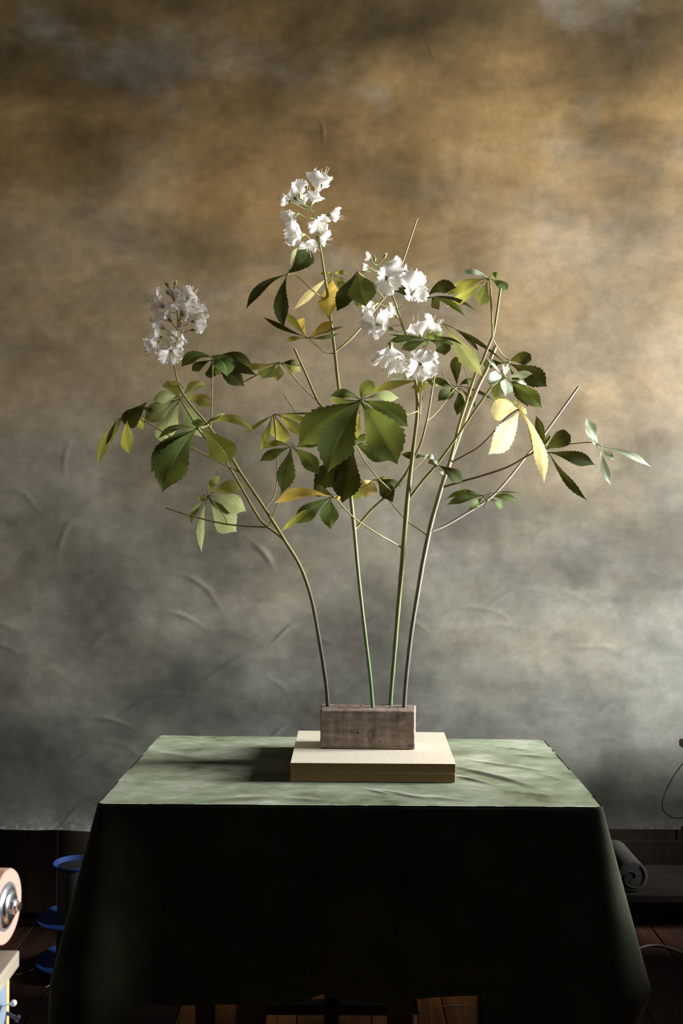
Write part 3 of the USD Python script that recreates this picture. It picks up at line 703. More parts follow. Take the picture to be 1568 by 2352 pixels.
blockmat = mat('old_block_wood', {
    'g': ('geometry', {}), 'm': ('mapping', {'scale': (1.6, 6, 11)}), 'n': ('noise_texture', {'scale': 5, 'detail': 7, 'roughness': .65, 'distortion': .7}),
    'r': ('rgb_ramp', {'ramp': [(.25, (.12, .088, .068)), (.48, (.25, .195, .155)), (.75, (.36, .30, .255))]}),
    'mv': ('mapping', {'scale': (22, 4, 2)}), 'nv': ('noise_texture', {'scale': 3, 'detail': 6, 'roughness': .7}), 'kv': ('map_range', {'from_min': .3, 'from_max': .7, 'to_min': .66, 'to_max': 1.28}),
    'ns': ('noise_texture', {'scale': 26, 'detail': 5, 'roughness': .6}), 'ks': ('map_range', {'range_type': 'smoothstep', 'from_min': .58, 'from_max': .72, 'to_min': 1, 'to_max': .45}),
    # a knot with its dark curl
    'kp': ('vector_math', {'math_type': 'subtract', 'vector2': (kx, fb[1], kz_)}), 'kn': ('mapping', {'scale': (1.0, 0.0, .62)}), 'kw': ('noise_texture', {'scale': 60, 'detail': 3}), 'kl': ('vector_math', {'math_type': 'length'}),
    'ka': ('math', {'math_type': 'multiply_add', 'value2': .012}), 'kring': ('math', {'math_type': 'multiply', 'value2': 560.0}), 'ksin': ('math', {'math_type': 'sine'}), 'kmask': ('map_range', {'range_type': 'smoothstep', 'from_min': .010, 'from_max': .022, 'to_min': .5, 'to_max': 0}),
    'kpos': ('map_range', {'from_min': -1, 'from_max': 1, 'to_min': .25, 'to_max': 1}), 'km': ('math', {'math_type': 'multiply'}), 'kf': ('math', {'math_type': 'subtract', 'value1': 1.0}),
    'x1': ('math', {'math_type': 'multiply'}), 'x2': ('math', {'math_type': 'multiply'}), 'h': ('hsv', {}), 'b': ('bump', {'strength': .5, 'distance': .003}), 'p': ('principled_bsdf', {'roughness': .75})},
    [('g.position', 'm.vector'), ('m.vector', 'n.vector'), ('n.fac', 'r.fac'), ('g.position', 'mv.vector'), ('mv.vector', 'nv.vector'), ('nv.fac', 'kv.value'), ('g.position', 'ns.vector'), ('ns.fac', 'ks.value'),
     ('g.position', 'kp.vector1'), ('kp.vector', 'kn.vector'), ('kn.vector', 'kl.vector1'), ('g.position', 'kw.vector'), ('kw.fac', 'ka.value1'), ('kl.value', 'ka.value3'), ('ka.value', 'kring.value1'), ('kring.value', 'ksin.value1'), ('ksin.value', 'kpos.value'),
     ('ka.value', 'kmask.value'), ('kmask.result', 'km.value1'), ('kpos.result', 'km.value2'), ('km.value', 'kf.value2'), ('kv.result', 'x1.value1'), ('ks.result', 'x1.value2'), ('x1.value', 'x2.value1'), ('kf.value', 'x2.value2'),
     ('r.color', 'h.color'), ('x2.value', 'h.value'), ('h.color', 'p.base_color'), ('n.fac', 'b.height'), ('b.normal', 'p.normal')])
obj('wooden_block', (bv, bf), blockmat, smooth=35, label='weathered brown wooden block with drilled holes holding the four branches', cat='block')
# ------------------------------------------------------------------ the four branches
for b, lab in ((1, 'branch bending out to the left, small blossoms at its tip'),
               (2, 'tallest branch, fresh green stem, white blossom cluster at the top'),
               (3, 'branch with the biggest white blossoms and the largest dark green leaf'),
               (4, 'rightmost flowerless branch with grey stem, cream yellow leaves and leaves painted pale as if lit')):
    branch[b] = xf('chestnut_branch', lab, 'branch')
D0 = {1: 2.462, 2: 2.445, 3: 2.485, 4: 2.447}

S1 = main_stem(1, [(753, 1640), (752, 1610), (747, 1560), (733, 1470), (715, 1375), (690, 1302), (655, 1243), (630, 1203), (600, 1156), (552, 1085), (529, 1046), (500, 1008), (478, 977), (450, 944), (430, 919), (412, 888), (403, 855), (401, 825), (404, 790), (408, 757), (407, 722), (400, 690), (393, 668)],
               [2.462, 2.462, 2.46, 2.455, 2.45, 2.44, 2.43, 2.43, 2.43, 2.43, 2.43, 2.43, 2.43, 2.43, 2.43, 2.43, 2.43, 2.43, 2.43, 2.43, 2.43, 2.43, 2.43], [.0050, .0048, .0046, .0042, .0036, .0030, .0022, .0014])
S2 = main_stem(2, [(856, 1642), (855, 1615), (850, 1555), (840, 1470), (830, 1385), (821, 1300), (814, 1222), (808, 1165), (802, 1110), (793, 1020), (783, 930), (775, 868), (769, 812), (759, 734), (754, 691), (747, 643), (740, 598), (733, 552), (727, 515), (719, 490), (717, 468), (712, 440), (708, 424)],
               [2.445] * 23, [.0046, .0045, .0044, .0046, .0050, .0050, .0046, .0040, .0034, .0026, .0014])
S3 = main_stem(3, [(896.5, 1640), (897.5, 1600), (905, 1510), (914, 1400), (926, 1260), (931, 1200), (936, 1142), (943, 1081), (950, 1020), (958, 950), (956, 890), (950, 858), (946, 812), (938, 784), (926, 751), (914, 718), (906, 692), (893, 662), (884, 642), (873, 622), (866, 606)],
               [2.485, 2.485, 2.48, 2.475, 2.47, 2.465, 2.46, 2.46, 2.46, 2.455, 2.45, 2.445, 2.44, 2.435, 2.43, 2.43, 2.43, 2.43, 2.43, 2.43, 2.43], [.0052, .0052, .0056, .0060, .0064, .0060, .0050, .0044, .0038, .0030, .0014])
S4 = main_stem(4, [(927.5, 1640), (929, 1605), (934, 1545), (945, 1450), (957, 1375), (970, 1297), (985, 1223), (993.5, 1188), (1003, 1155), (1014, 1117), (1023, 1089), (1033, 1063), (1046, 1025), (1064, 974), (1083, 922), (1100, 881), (1118, 846), (1128, 819), (1138, 795)],
               [2.447, 2.447, 2.45, 2.455, 2.46, 2.465, 2.47, 2.47, 2.47, 2.47, 2.47, 2.47, 2.47, 2.47, 2.47, 2.47, 2.47, 2.47, 2.47], [.0052, .0054, .0056, .0060, .0062, .0056, .0052, .0058, .0050])
STEMS = {1: S1, 2: S2, 3: S3, 4: S4}
AX1, AX2, AX3 = S1[-90:], S2[-100:], S3[-140:]

# twigs (their cut ends stand free)
twig(1, [(654, 1241), (640, 1229), (616, 1211), (600, 1197), (583, 1171), (557, 1125), (532, 1082), (516, 1058), (490, 1025), (460, 993), (440, 960), (417, 921), (400, 895), (386, 873)], 2.435, 2.50, .0036, .0020)
twig(1, [(616, 1211), (590, 1210), (540, 1206.5), (500, 1200), (455, 1189), (410, 1176), (380, 1166)], 2.445, 2.47, .0022, .0019)
twig(2, [(812, 1214), (818, 1212), (835, 1192), (857, 1167), (901, 1126), (930, 1090), (955, 1042), (968, 1013), (981, 961), (989, 915), (998, 857), (1003, 803), (1004, 775)], 2.445, 2.50, .0038, .0022)
twig(2, [(770, 808), (797, 785.5), (820, 762), (863, 708), (893, 668), (912, 632), (925, 600), (958, 501)], 2.447, 2.52, .0030, .0020)
twig(2, [(806, 1095), (800, 1062), (785, 1010), (770, 980), (744, 940), (729, 920), (703, 861), (688, 828), (676, 801)], 2.447, 2.56, .0036, .0030)
twig(2, [(800, 1075), (770, 1050), (735, 1030), (700, 980), (677, 944), (653, 908)], 2.447, 2.58, .0020, .0015)
twig(3, [(942, 1142), (968, 1107), (997.5, 1073), (1012, 1054), (1043, 1012), (1074, 967), (1098, 932), (1118, 903), (1136, 877), (1154, 852), (1168, 834)], 2.462, 2.33, .0036, .0024)
twig(4, [(1030, 1070), (1041, 1030), (1053, 980), (1069.5, 927), (1079, 897), (1092.5, 857), (1107, 831), (1116, 808), (1130, 776)], 2.468, 2.44, .0044, .0036)
twig(4, [(1129, 779), (1134, 762), (1141, 718), (1149, 662)], 2.44, 2.47, .0034, .0030)
twig(4, [(1067, 921), (1062, 907), (1049, 897), (1029, 879), (1014, 854)], 2.45, 2.42, .0017, .0014)
twig(4, [(992, 1219), (1022, 1207), (1070, 1179), (1112, 1153), (1140, 1130), (1175, 1090), (1206, 1050), (1224, 1029), (1240, 1009), (1255, 990), (1328, 888)], 2.47, 2.52, .0036, .0030, 'twig_purple')
twig(4, [(1116, 1168), (1112, 1162), (1119, 1150), (1116, 1144), (1122, 1136), (1127, 1126)], 2.485, 2.48, .0009, .0008, 'twig_brown', 'wire_tie')

# -- branch 1
leaf(1, 'Z1', 2.38, [(552, 1086), (440, 1028), (396, 1005), (322, 959), (309, 950)], 2.43, [
    (1340, 230, 850, 745, 400, 0, 'udb', -15, .02), (1180, 390, 1545, 510, 100, -60, 'ud', 0), (800, 560, 235, 1635, 230, 100, 'lt', -35), (650, 635, 420, 1215, 100, 0, 'ud', 0, -.01),
    (790, 600, 480, 1200, 80, 10, 'lt', -25), (900, 620, 950, 1410, 300, 50, 'lt', -40), (1300, 560, 1150, 805, 220, 0, 'ltb', -20)], .0018)
leaf(1, 'Z3', 2.50, [(418, 922), (415, 914)], 2.497, [
    (440, 310, 270, 90, 200, 0, 'ltb', -40), (480, 290, 722, 85, 180, 0, 'ltb', -40), (430, 320, 62, 375, 175, 35, 'ls', 20, -.04), (430, 340, -60, 670, 270, 20, 'ls', 5, -.02),
    (440, 360, 215, 985, 320, 30, 'ls', 32), (470, 340, 740, 870, 310, 0, 'ls', 15, .03), (500, 310, 930, 435, 180, -20, 'lt', -15)])
leaf(1, 'Z3', 2.30, [(478, 977), (468, 981), (456, 984)], 2.43, [
    (660, 760, 195, 1635, 480, 70, 'us', 0, -.04), (640, 770, 40, 1370, 220, 110, 'ud', 0, -.01), (720, 740, 1150, 1230, 400, -35, 'ut', -12), (650, 745, 135, 890, 95, 80, 'us', 0),
    (690, 735, 690, 610, 170, 0, 'usb', 0), (760, 710, 1475, 800, 130, -150, 'lt', 15), (790, 690, 1075, 535, 60, -10, 'ls', 30)])
leaf(1, 'Z2', 2.47, [(484, 985), (486, 930), (488, 870), (488, 828)], 2.43, [
    (420, 150, 78, 262, 135, 75, 'us', 0), (410, 185, 198, 306, 110, 15, 'ud', 0), (420, 200, 405, 388, 120, 0, 'ud', 0), (440, 200, 455, 355, 110, -20, 'us', -10),
    (425, 128, 592, 368, 225, -50, 'us', 38, -.03), (440, 165, 885, 240, 130, -60, 'ud', 0), (440, 180, 792, 478, 190, 0, 'ud', 0, .02), (440, 180, 930, 355, 110, -20, 'ud', 0)])
leaf(1, 'Z4', 2.49, [(522, 1202.5), (518, 1192), (511, 1181), (494, 1159), (478, 1137)], 2.463, [
    (550, 270, 700, 62, 110, -15, 'lt', -15), (580, 290, 1028, 195, 172, -45, 'lt', -15), (580, 300, 1022, 492, 235, -25, 'ls', 15, .05), (570, 330, 905, 742, 330, 0, 'ls', 25, .05),
    (550, 340, 485, 988, 98, 35, 'ls', 30), (540, 340, 355, 637, 82, 35, 'ls', 32), (545, 280, 455, 372, 90, 0, 'lt', 0)], .0013)
leaf(1, 'Z5', 2.47, [(613, 1163), (629, 1140), (635, 1110), (637, 1068), (636, 1043), (633, 1010), (628, 953)], 2.43, [
    (480, 380, -5, 692, 80, 10, 'lt', -15), (460, 410, 270, 965, 112, 0, 'lt', -30), (510, 390, 605, 860, 300, 0, 'lt', -40, .03), (560, 385, 965, 725, 180, -20, 'lt', -25),
    (560, 380, 1150, 525, 90, -30, 'lt', -20), (510, 365, 1235, 345, 34, 0, 'us', 0)])
leaf(1, 'Z5', 2.36, [(616, 1211), (637, 1160), (645, 1135), (652, 1095), (662, 1050), (668, 1027)], 2.44, [
    (750, 890, 298, 932, 110, 70, 'ut', -20), (750, 905, 258, 1138, 175, 20, 'us', 18), (770, 930, 625, 1668, 312, 0, 'us', -3, -.03), (810, 920, 1230, 1365, 270, -40, 'us', 5),
    (800, 895, 780, 842, 60, 0, 'us', 40), (830, 900, 1300, 838, 82, 0, 'us', 40)])

# -- branch 2
leaf(2, 'Z2', 2.56, [(728, 919), (711, 905), (683, 876), (651, 838), (643, 833)], 2.545, [
    (1160, 210, 700, 245, 80, -25, 'lt', -15), (1150, 220, 990, 392, 172, 0, 'ls', 30), (1175, 230, 1160, 428, 130, 0, 'lt', -10), (1210, 230, 1420, 312, 112, 0, 'lt', -25),
    (1210, 215, 1398, 205, 66, 0, 'ud', 0), (1150, 235, 655, 492, 14, 0, 'us', 0, 0), (1220, 235, 1568, 250, 12, 0, 'lt', 0, 0)])
leaf(2, 'Z6', 2.40, [(898, 1127), (880, 1110), (862, 1092), (836, 1057), (821, 1029), (813, 1019)], 2.46, [
    (780, 930, 640, 1720, 425, 0, 'ud', 0, .02), (770, 930, 235, 1565, 320, 0, 'ud', 0, .03), (820, 900, 1285, 1135, 220, 0, 'us', 5), (820, 880, 965, 755, 130, 0, 'us', 12),
    (790, 900, 700, 850, 60, 0, 'ud', 0), (805, 912, 975, 885, 22, 0, 'us', 50)])
leaf(2, 'Z8', 2.38, [(752, 692), (735, 680), (719, 668), (679, 631), (660, 630)], 2.445, [
    (600, 410, 912, 58, 275, 45, 'ud', 0, .02), (570, 430, 28, 905, 130, 85, 'ud', 0), (590, 450, 550, 1168, 212, 55, 'ud', 0), (640, 330, 748, 48, 60, -20, 'ls', 40)])
leaf(2, 'Z8', 2.50, [(753, 690), (756, 680), (761, 645), (762, 632)], 2.445, [
    (1180, 450, 683, 918, 112, 0, 'ly', 25), (1210, 450, 1165, 1042, 265, 0, 'uy', -35), (1240, 440, 1425, 645, 110, 0, 'ut', -10), (1240, 420, 1442, 408, 70, -20, 'lt', -15),
    (1200, 420, 1042, 405, 52, 0, 'lt', -10), (1215, 420, 1160, 390, 60, 0, 'lt', 25), (1270, 450, 1450, 520, 20, 0, 'us', 0)])
leaf(2, 'Z8', 2.42, [(766, 812), (747, 810), (729, 795.5), (709, 777), (705, 776)], 2.445, [
    (850, 1290, 262, 1013, 72, -18, 'ud', 0), (850, 1280, 575, 955, 112, 0, 'lt', -20), (860, 1290, 760, 1050, 172, 0, 'uyb', -15), (850, 1310, 562, 1357, 70, 25, 'lt', -10),
    (900, 1300, 1243, 1068, 132, 0, 'uy', -20), (900, 1310, 1322, 1243, 62, 20, 'ls', 35), (920, 1300, 1398, 1143, 46, -10, 'ls', 25)], .0013)
leaf(2, 'Y1', 2.40, [(882, 686), (866, 665), (845, 645), (822, 625)], 2.485, [
    (615, 305, 840, 1260, 830, 0, 'us', 0, -.03), (570, 330, 38, 1392, 480, 0, 'ud', 0, .01), (560, 500, 655, 1350, 260, 0, 'ut', -20, .03), (640, 300, 1005, 280, 62, 0, 'us', 10)])
leaf(2, 'Y2', 2.50, [(893, 668), (935, 672), (979, 683)], 2.505, [
    (285, 508, 705, 400, 205, -70, 'ud', 0, -.03), (270, 540, 995, 742, 58, -80, 'ud', 0), (270, 545, 838, 840, 95, -85, 'us', -10), (340, 550, 448, 735, 155, 0, 'ud', -10),
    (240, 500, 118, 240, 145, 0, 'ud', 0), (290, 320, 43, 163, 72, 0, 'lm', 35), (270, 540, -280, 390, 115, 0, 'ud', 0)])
leaf(2, 'Y4', 2.56, [(981, 966), (995, 955), (1018, 928.6), (1042, 895), (1050, 891)], 2.485, [
    (600, 735, 570, 168, 228, 0, 'udb', -10), (650, 750, 965, 690, 135, -60, 'ud', 0), (560, 765, 88, 600, 145, 0, 'ud', 0), (560, 785, 160, 680, 60, -10, 'ud', 0),
    (560, 790, 218, 1063, 235, 25, 'ud', 0), (640, 830, 600, 1345, 225, -35, 'ud', 0), (690, 760, 1325, 1032, 72, -30, 'ud', 0), (690, 810, 985, 1215, 92, -20, 'ud', 0), (560, 830, 430, 1035, 62, 0, 'ud', 0)], .0013)
leaf(2, 'Y8', 2.52, [(903, 1124), (920, 1106), (949.6, 1079), (973, 1055), (977, 1051)], 2.462, [
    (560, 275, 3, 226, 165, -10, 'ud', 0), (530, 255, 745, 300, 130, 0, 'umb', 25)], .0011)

# -- branch 3
leaf(3, 'Z6', 2.20, [(960, 944), (945, 949), (930, 952), (880, 938), (831, 918)], 2.455, [
    (890, 310, 430, 1310, 530, 65, 'us', 0, -.03), (870, 310, 18, 935, 480, 60, 'us', 0, .03), (900, 320, 1402, 1190, 570, -30, 'us', 0, -.02), (930, 300, 1548, 665, 335, -45, 'us', 3, .02),
    (890, 290, 465, 240, 132, 60, 'us', 0), (900, 280, 1078, 50, 195, -30, 'usb', 0), (960, 270, 1430, 265, 155, -35, 'ls', 25, .05), (860, 300, 447, 290, 92, -10, 'ls', 0, .05),
    (890, 430, 760, 875, 185, 0, 'lt', 0, .06)])
leaf(3, 'Z7', 2.36, [(921, 1257), (894, 1241), (873, 1230), (840, 1209), (808, 1185), (772, 1146), (767, 1141)], 2.472, [
    (700, 310, 48, 388, 145, 85, 'uy', -30), (730, 300, 500, 240, 150, 20, 'ud', 0), (700, 320, 283, 630, 205, 25, 'us', 12), (700, 330, 705, 690, 222, 15, 'us', 3),
    (740, 320, 822, 320, 42, 0, 'uy', -20), (520, 380, 128, 708, 85, 0, 'lt', -25)], .0018)
leaf(3, 'Y3', 2.42, [(963, 950), (966, 920), (969, 870), (974, 820), (980, 785), (981, 782)], 2.458, [
    (660, 335, 148, 393, 92, 50, 'us', 20), (650, 345, 328, 462, 130, 0, 'us', 5), (700, 340, 905, 540, 210, -60, 'ud', 0), (700, 320, 1142, 412, 36, -50, 'ud', 0),
    (700, 330, 1032, 415, 52, -30, 'us', 15), (680, 340, 762, 238, 125, 0, 'us', 15), (680, 350, 618, 445, 62, 0, 'us', 15), (700, 330, 892, 240, 72, 0, 'us', 25), (640, 330, 155, 265, 20, 0, 'ud', 0)])
leaf(3, 'Y3', 2.50, [(958, 980), (963, 960), (967, 930), (970, 900), (970, 876)], 2.458, [
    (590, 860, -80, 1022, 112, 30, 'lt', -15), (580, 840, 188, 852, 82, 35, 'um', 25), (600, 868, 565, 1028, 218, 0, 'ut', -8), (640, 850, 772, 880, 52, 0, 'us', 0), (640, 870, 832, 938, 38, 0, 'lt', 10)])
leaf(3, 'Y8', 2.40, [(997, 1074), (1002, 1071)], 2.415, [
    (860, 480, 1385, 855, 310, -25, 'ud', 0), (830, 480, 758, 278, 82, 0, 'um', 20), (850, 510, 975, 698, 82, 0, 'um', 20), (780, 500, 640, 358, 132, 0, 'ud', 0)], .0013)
leaf(3, 'Y5', 2.33, [(1154, 857), (1157.5, 864)], 2.345, [
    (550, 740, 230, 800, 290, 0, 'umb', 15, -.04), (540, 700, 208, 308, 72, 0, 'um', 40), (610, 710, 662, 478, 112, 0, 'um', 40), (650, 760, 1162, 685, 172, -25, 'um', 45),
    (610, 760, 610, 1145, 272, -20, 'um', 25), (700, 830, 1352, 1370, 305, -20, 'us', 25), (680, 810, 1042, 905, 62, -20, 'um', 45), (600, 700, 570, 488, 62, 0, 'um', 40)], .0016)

# -- branch 4
leaf(4, 'Z6', 2.52, [(980, 1230), (958, 1213), (936, 1198), (902, 1160), (885, 1137), (867, 1106), (861, 1102)], 2.47, [
    (1060, 1410, 950, 1655, 215, 0, 'ly', -25), (1050, 1405, 855, 1465, 80, 0, 'ly', -20), (1040, 1420, 725, 1640, 175, -20, 'us', -10), (1130, 1410, 1335, 1718, 215, -20, 'ud', 0),
    (1120, 1400, 1458, 1495, 105, -20, 'ud', 0), (1100, 1395, 1285, 1388, 65, -10, 'ut', -10)], .0014)
leaf(4, 'Y2', 2.50, [(1131, 775), (1127.5, 699), (1124.5, 646), (1122, 641)], 2.44, [
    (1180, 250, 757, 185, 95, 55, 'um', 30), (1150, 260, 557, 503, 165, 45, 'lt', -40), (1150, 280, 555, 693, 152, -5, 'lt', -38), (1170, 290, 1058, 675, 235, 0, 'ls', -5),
    (1220, 270, 1473, 432, 155, -15, 'us', -8), (1200, 240, 1348, 212, 92, -20, 'us', 0), (1140, 250, 1028, 178, 62, 0, 'us', 5)], .0022)
leaf(4, 'Y5', 2.47, [(1132, 781), (1145, 803), (1156.6, 818), (1168, 828), (1169, 831)], 2.44, [
    (700, 425, 1130, 405, 260, -45, 'udb', 0, -.03), (720, 490, 1440, 945, 425, -40, 'ud', 0, .0), (600, 470, -392, -212, 92, 45, 'ud', 0), (560, 470, 150, 482, 205, 0, 'ud', -10),
    (720, 600, 1062, 1345, 285, 0, 'ud', -8), (600, 640, 380, 1200, 305, 0, 'ls', -10)])
S_ = leaf(4, 'Y3', 2.44, [(1069, 927), (1075, 880), (1060, 830), (1040, 770), (1016, 743)], 2.455, [
    (905, 145, 1388, 805, 238, 0, 'lt', 40, -.02), (1000, 180, 1342, 492, 62, -30, 'ud', 0)], .0009)
leaf(4, 'Y6', 2.38, [(1034, 1063), (1070, 1043.5), (1098, 1027), (1126, 1000), (1158, 964), (1180, 946), (1190, 940)], 2.47, [
    (510, 280, 155, 310, 290, 0, 'lyb', 15, -.055), (500, 260, 168, 138, 72, 30, 'lt', 25), (530, 320, 122, 893, 325, -45, 'ly', 28), (560, 300, 867, 1280, 172, -85, 'ly', 45),
    (545, 220, 642, 362, 62, 0, 'ly', 45), (510, 250, 488, 168, 62, 0, 'lt', 0), (550, 320, 602, 402, 62, 0, 'lt', -10), (640, 480, 822, 1130, 62, 0, 'uy', -20)], .0016, 'twig_brown')
leaf(4, 'Y6', 2.45, [(1017, 1119), (1063, 1105), (1112, 1091), (1169, 1071), (1231, 1036), (1254, 1036)], 2.47, [
    (900, 825, 1218, 640, 235, -20, 'udb', -10, -.03), (930, 865, 1545, 1032, 192, -25, 'ud', 0), (940, 890, 1438, 1508, 112, 35, 'ud', 0), (890, 800, 758, 368, 115, 0, 'ud', -8), (890, 800, 932, 590, 82, 0, 'ls', 40)], .0024, 'twig_brown')
leaf(4, 'H', 2.42, [(1224, 1029), (1262, 1025), (1306, 1020), (1354, 1016), (1375, 1021)], 2.505, [
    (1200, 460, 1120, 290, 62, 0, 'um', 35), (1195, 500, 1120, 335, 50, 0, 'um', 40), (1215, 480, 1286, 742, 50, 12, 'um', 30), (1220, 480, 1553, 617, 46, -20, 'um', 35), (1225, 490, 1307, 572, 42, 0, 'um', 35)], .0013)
leaf(4, 'Y7', 2.50, [(1116.5, 1150), (1114, 1145), (1111, 1139)], 2.485, [
    (770, 980, 373, 868, 52, 0, 'us', 12), (770, 985, 158, 1042, 92, 75, 'us', 10), (770, 990, 178, 1142, 142, 40, 'us', 5), (760, 1020, 533, 1222, 132, 0, 'us', 20),
    (850, 1000, 1343, 1077, 122, -40, 'us', 18), (870, 1030, 1112, 1172, 132, 0, 'us', 22), (830, 970, 1445, 962, 26, -40, 'us', 25)], .0018)

# -- blossoms at the top of branch 2
for i, (x, y, dx, dy, tw, sz, fl, dd) in enumerate([
        (460, 375, -.1, -1, -.1, 230, 40, .0), (412, 405, -.7, -.7, .1, 190, 45, -.02), (348, 435, -1, -.25, -.1, 150, 35, -.03), (665, 325, .25, -1, .25, 300, 55, .02),
        (597, 462, .45, -.9, .3, 200, 50, -.02), (520, 485, -.1, -.2, .6, 170, 55, .02), (428, 585, -.8, .55, .3, 230, 50, -.03), (675, 630, .3, .8, .35, 240, 60, -.01),
        (806, 592, 1, .15, .1, 185, 40, .02), (500, 830, -.75, .2, .45, 260, 60, -.03), (560, 910, .1, .5, .55, 210, 60, -.04), (672, 862, 1, .35, .1, 200, 42, .01)]):
    flower(2, 'B', x, y, dx, dy, tw, sz, 2.44 + dd, AX2, flare=fl, sd=i)
for x, y, dx, dy, sz in ((545, 285, -.2, -1, 60), (722, 262, .2, -1, 55)): bud(2, 'B', x, y, dx, dy, sz, 2.43, AX2, False)
# -- blossoms of branch 1
for i, (x, y, dx, dy, tw, sz, fl, dd) in enumerate([
        (418, 370, .1, -1, .3, 190, 45, .02), (568, 360, .6, -.8, .1, 170, 42, .02), (300, 450, -.85, -.5, .2, 210, 48, -.01), (370, 610, -.75, -.6, .3, 200, 50, -.02),
        (508, 528, .05, -1, .45, 230, 55, -.02), (662, 520, .6, -.8, .3, 200, 50, .02), (637, 620, .95, .3, .25, 215, 48, .01), (505, 545, 1, .2, .3, 170, 48, -.01),
        (290, 702, -.85, -.4, .3, 160, 50, .0), (275, 812, -.95, -.35, .2, 170, 45, -.02), (243, 872, -.7, .6, .3, 190, 50, -.03), (510, 742, -.4, .75, .35, 200, 60, .02), (372, 938, .35, .7, .6, 250, 62, -.03), (490, 640, 0, 1, .1, 90, 35, .01)]):
    flower(1, 'A', x, y, dx, dy, tw, sz * 1.18, 2.425 + dd, AX1, flare=fl, pm='petal_pink', sd=40 + i)
for x, y, dx, dy, sz in ((352, 205, -.6, -.9, 75), (330, 190, -.4, -1, 60), (425, 185, .3, -1, 65), (360, 290, -.9, -.6, 75), (615, 722, 1, 0, 65)): bud(1, 'A', x, y, dx, dy, sz, 2.42, AX1, x > 400)
# -- blossoms of branch 3
for i, (x, y, dx, dy, tw, sz, fl, dd) in enumerate([
        (318, 222, -.8, -.6, .0, 125, 25, -.01), (298, 332, -1, -.1, .0, 120, 28, -.01), (606, 318, .75, -.7, .0, 170, 24, .02),
        (500, 470, .1, .1, .8, 400, 68, -.03), (385, 832, -.85, .5, .2, 270, 42, -.02), (400, 1120, -.75, .1, .4, 290, 55, -.03), (590, 1180, -.8, -.25, .3, 330, 50, -.03),
        (672, 1010, -.9, -.6, .1, 220, 38, .03), (840, 740, .15, -.15, .85, 420, 66, -.03), (1000, 1290, -.4, -1, .3, 290, 50, -.02), (1110, 1222, .6, -.8, .3, 270, 52, .0),
        (580, 1400, -.1, 1, .25, 470, 48, -.04), (690, 1600, .1, .8, .45, 270, 55, -.05), (985, 1650, .05, .2, .85, 400, 68, -.05)]):
    flower(3, 'C', x, y, dx, dy, tw, sz, 2.42 + dd, AX3, flare=fl, sd=80 + i)
for x, y, dx, dy, sz in ((365, 240, -.1, -1, 95), (490, 200, .5, -1, 85)): bud(3, 'C', x, y, dx, dy, sz, 2.425, AX3, True)

# ------------------------------------------------------------------ bench grinder and workbench at the left edge
GD = 1.30
gc = at(16, 2082, GD); gn = unit([1.0, -.075, .02])
steel = mat('polished_steel', {'p': ('principled_bsdf', {'base_color': (.72, .76, .82), 'metallic': 1.0, 'roughness': .22})})
pinkstone = noisy('pink_grinding_stone', (.46, .255, .20), (.52, .31, .255), 300, .85, .05)
gr_ = xf('bench_grinder', 'pink grinding wheel with steel hub on a bench grinder, left edge', 'grinder')
R_ = .0487
obj('grinding_wheel', lathe([(-.032, .001), (-.032, R_ * .95), (-.030, R_), (-.002, R_), (0, R_ * .97), (0, .010)], gc, gn, 72), pinkstone, gr_, smooth=40)
obj('flange', lathe([(-.001, .0275), (.0015, .0275), (.003, .025), (.0035, .022), (.0062, .0205), (.0085, .016), (.0090, .006)], gc, gn, 56), steel, gr_, smooth=35)
obj('hub_recess', lathe([(.0002, .0315), (.0010, .031), (.0010, .0265)], gc, gn, 56), plain('dark_rubber', (.10, .10, .12), .7), gr_, smooth=35)
a_ = unit(np.cross(gn, [0, 0, 1])); b_ = np.cross(gn, a_)
hexp = [gc + gn * h + .0098 * (math.cos(k * math.pi / 3) * a_ + math.sin(k * math.pi / 3) * b_) for h in (.0082, .0128) for k in range(6)]
obj('arbor_nut', hull_of(hexp + [gc + gn * .0140 + .0078 * (math.cos(k * math.pi / 6) * a_ + math.sin(k * math.pi / 6) * b_) for k in range(12)]), steel, gr_, smooth=25)
obj('arbor_shaft', lathe([(-.16, .001), (-.16, .0062), (.0170, .0062), (.0186, .005), (.0188, .0005)], gc, gn, 24), steel, gr_, smooth=40)
grey = noisy('grinder_grey', (.16, .17, .18), (.2, .21, .22), 60, .45)
BZ = 1.357 - (2179 - 1200) * GD / FP - .0015
obj('motor_housing', lathe([(-.20, .001), (-.20, .036), (-.19, .042), (-.09, .042), (-.08, .036), (-.08, .008)], gc, gn, 40), grey, gr_, smooth=40)
mc = gc - gn * .14
obj('foot', bx(mc[0] - .05, mc[0] + .045, mc[1] - .045, mc[1] + .045, BZ + .0005, mc[2] - .030, .004), grey, gr_)

wbn = xf('workbench', 'pale plywood workbench corner with blue-grey side, bottom left edge', 'workbench')
BX = at(44.5, 2181, GD)[0]
ply = wood_material('pale_plywood', (.30, .265, .20), (.40, .36, .28), (.46, .42, .34), 'y', .6, .6, .06, .05)
plyedge = noisy('plywood_edge', (.50, .36, .14), (.62, .46, .22), 90, .65)
bluegrey = noisy('blue_grey_paint', (.14, .20, .29), (.21, .27, .35), 30, .6)
obj('bench_top', bx(BX - .42, BX, .70, GD, BZ - .0215, BZ, .0012), ply, wbn)
LX = BX - .0125
obj('side_panel', bx(LX - .02, LX, .76, GD - .0135, .03, BZ - .0215, .001), bluegrey, wbn)
obj('panel_edge', bx(LX - .02, LX + .0005, GD - .0135, GD - .003, .0, BZ - .0215, .001), plyedge, wbn)
obj('leg', bx(BX - .41, BX - .36, .76, .82, .0, BZ - .0215, .002), ply, wbn)
pin0 = at(5, 2312, GD - .03); pin0[0] = LX - .001
pe = at(31, 2304, GD - .03)
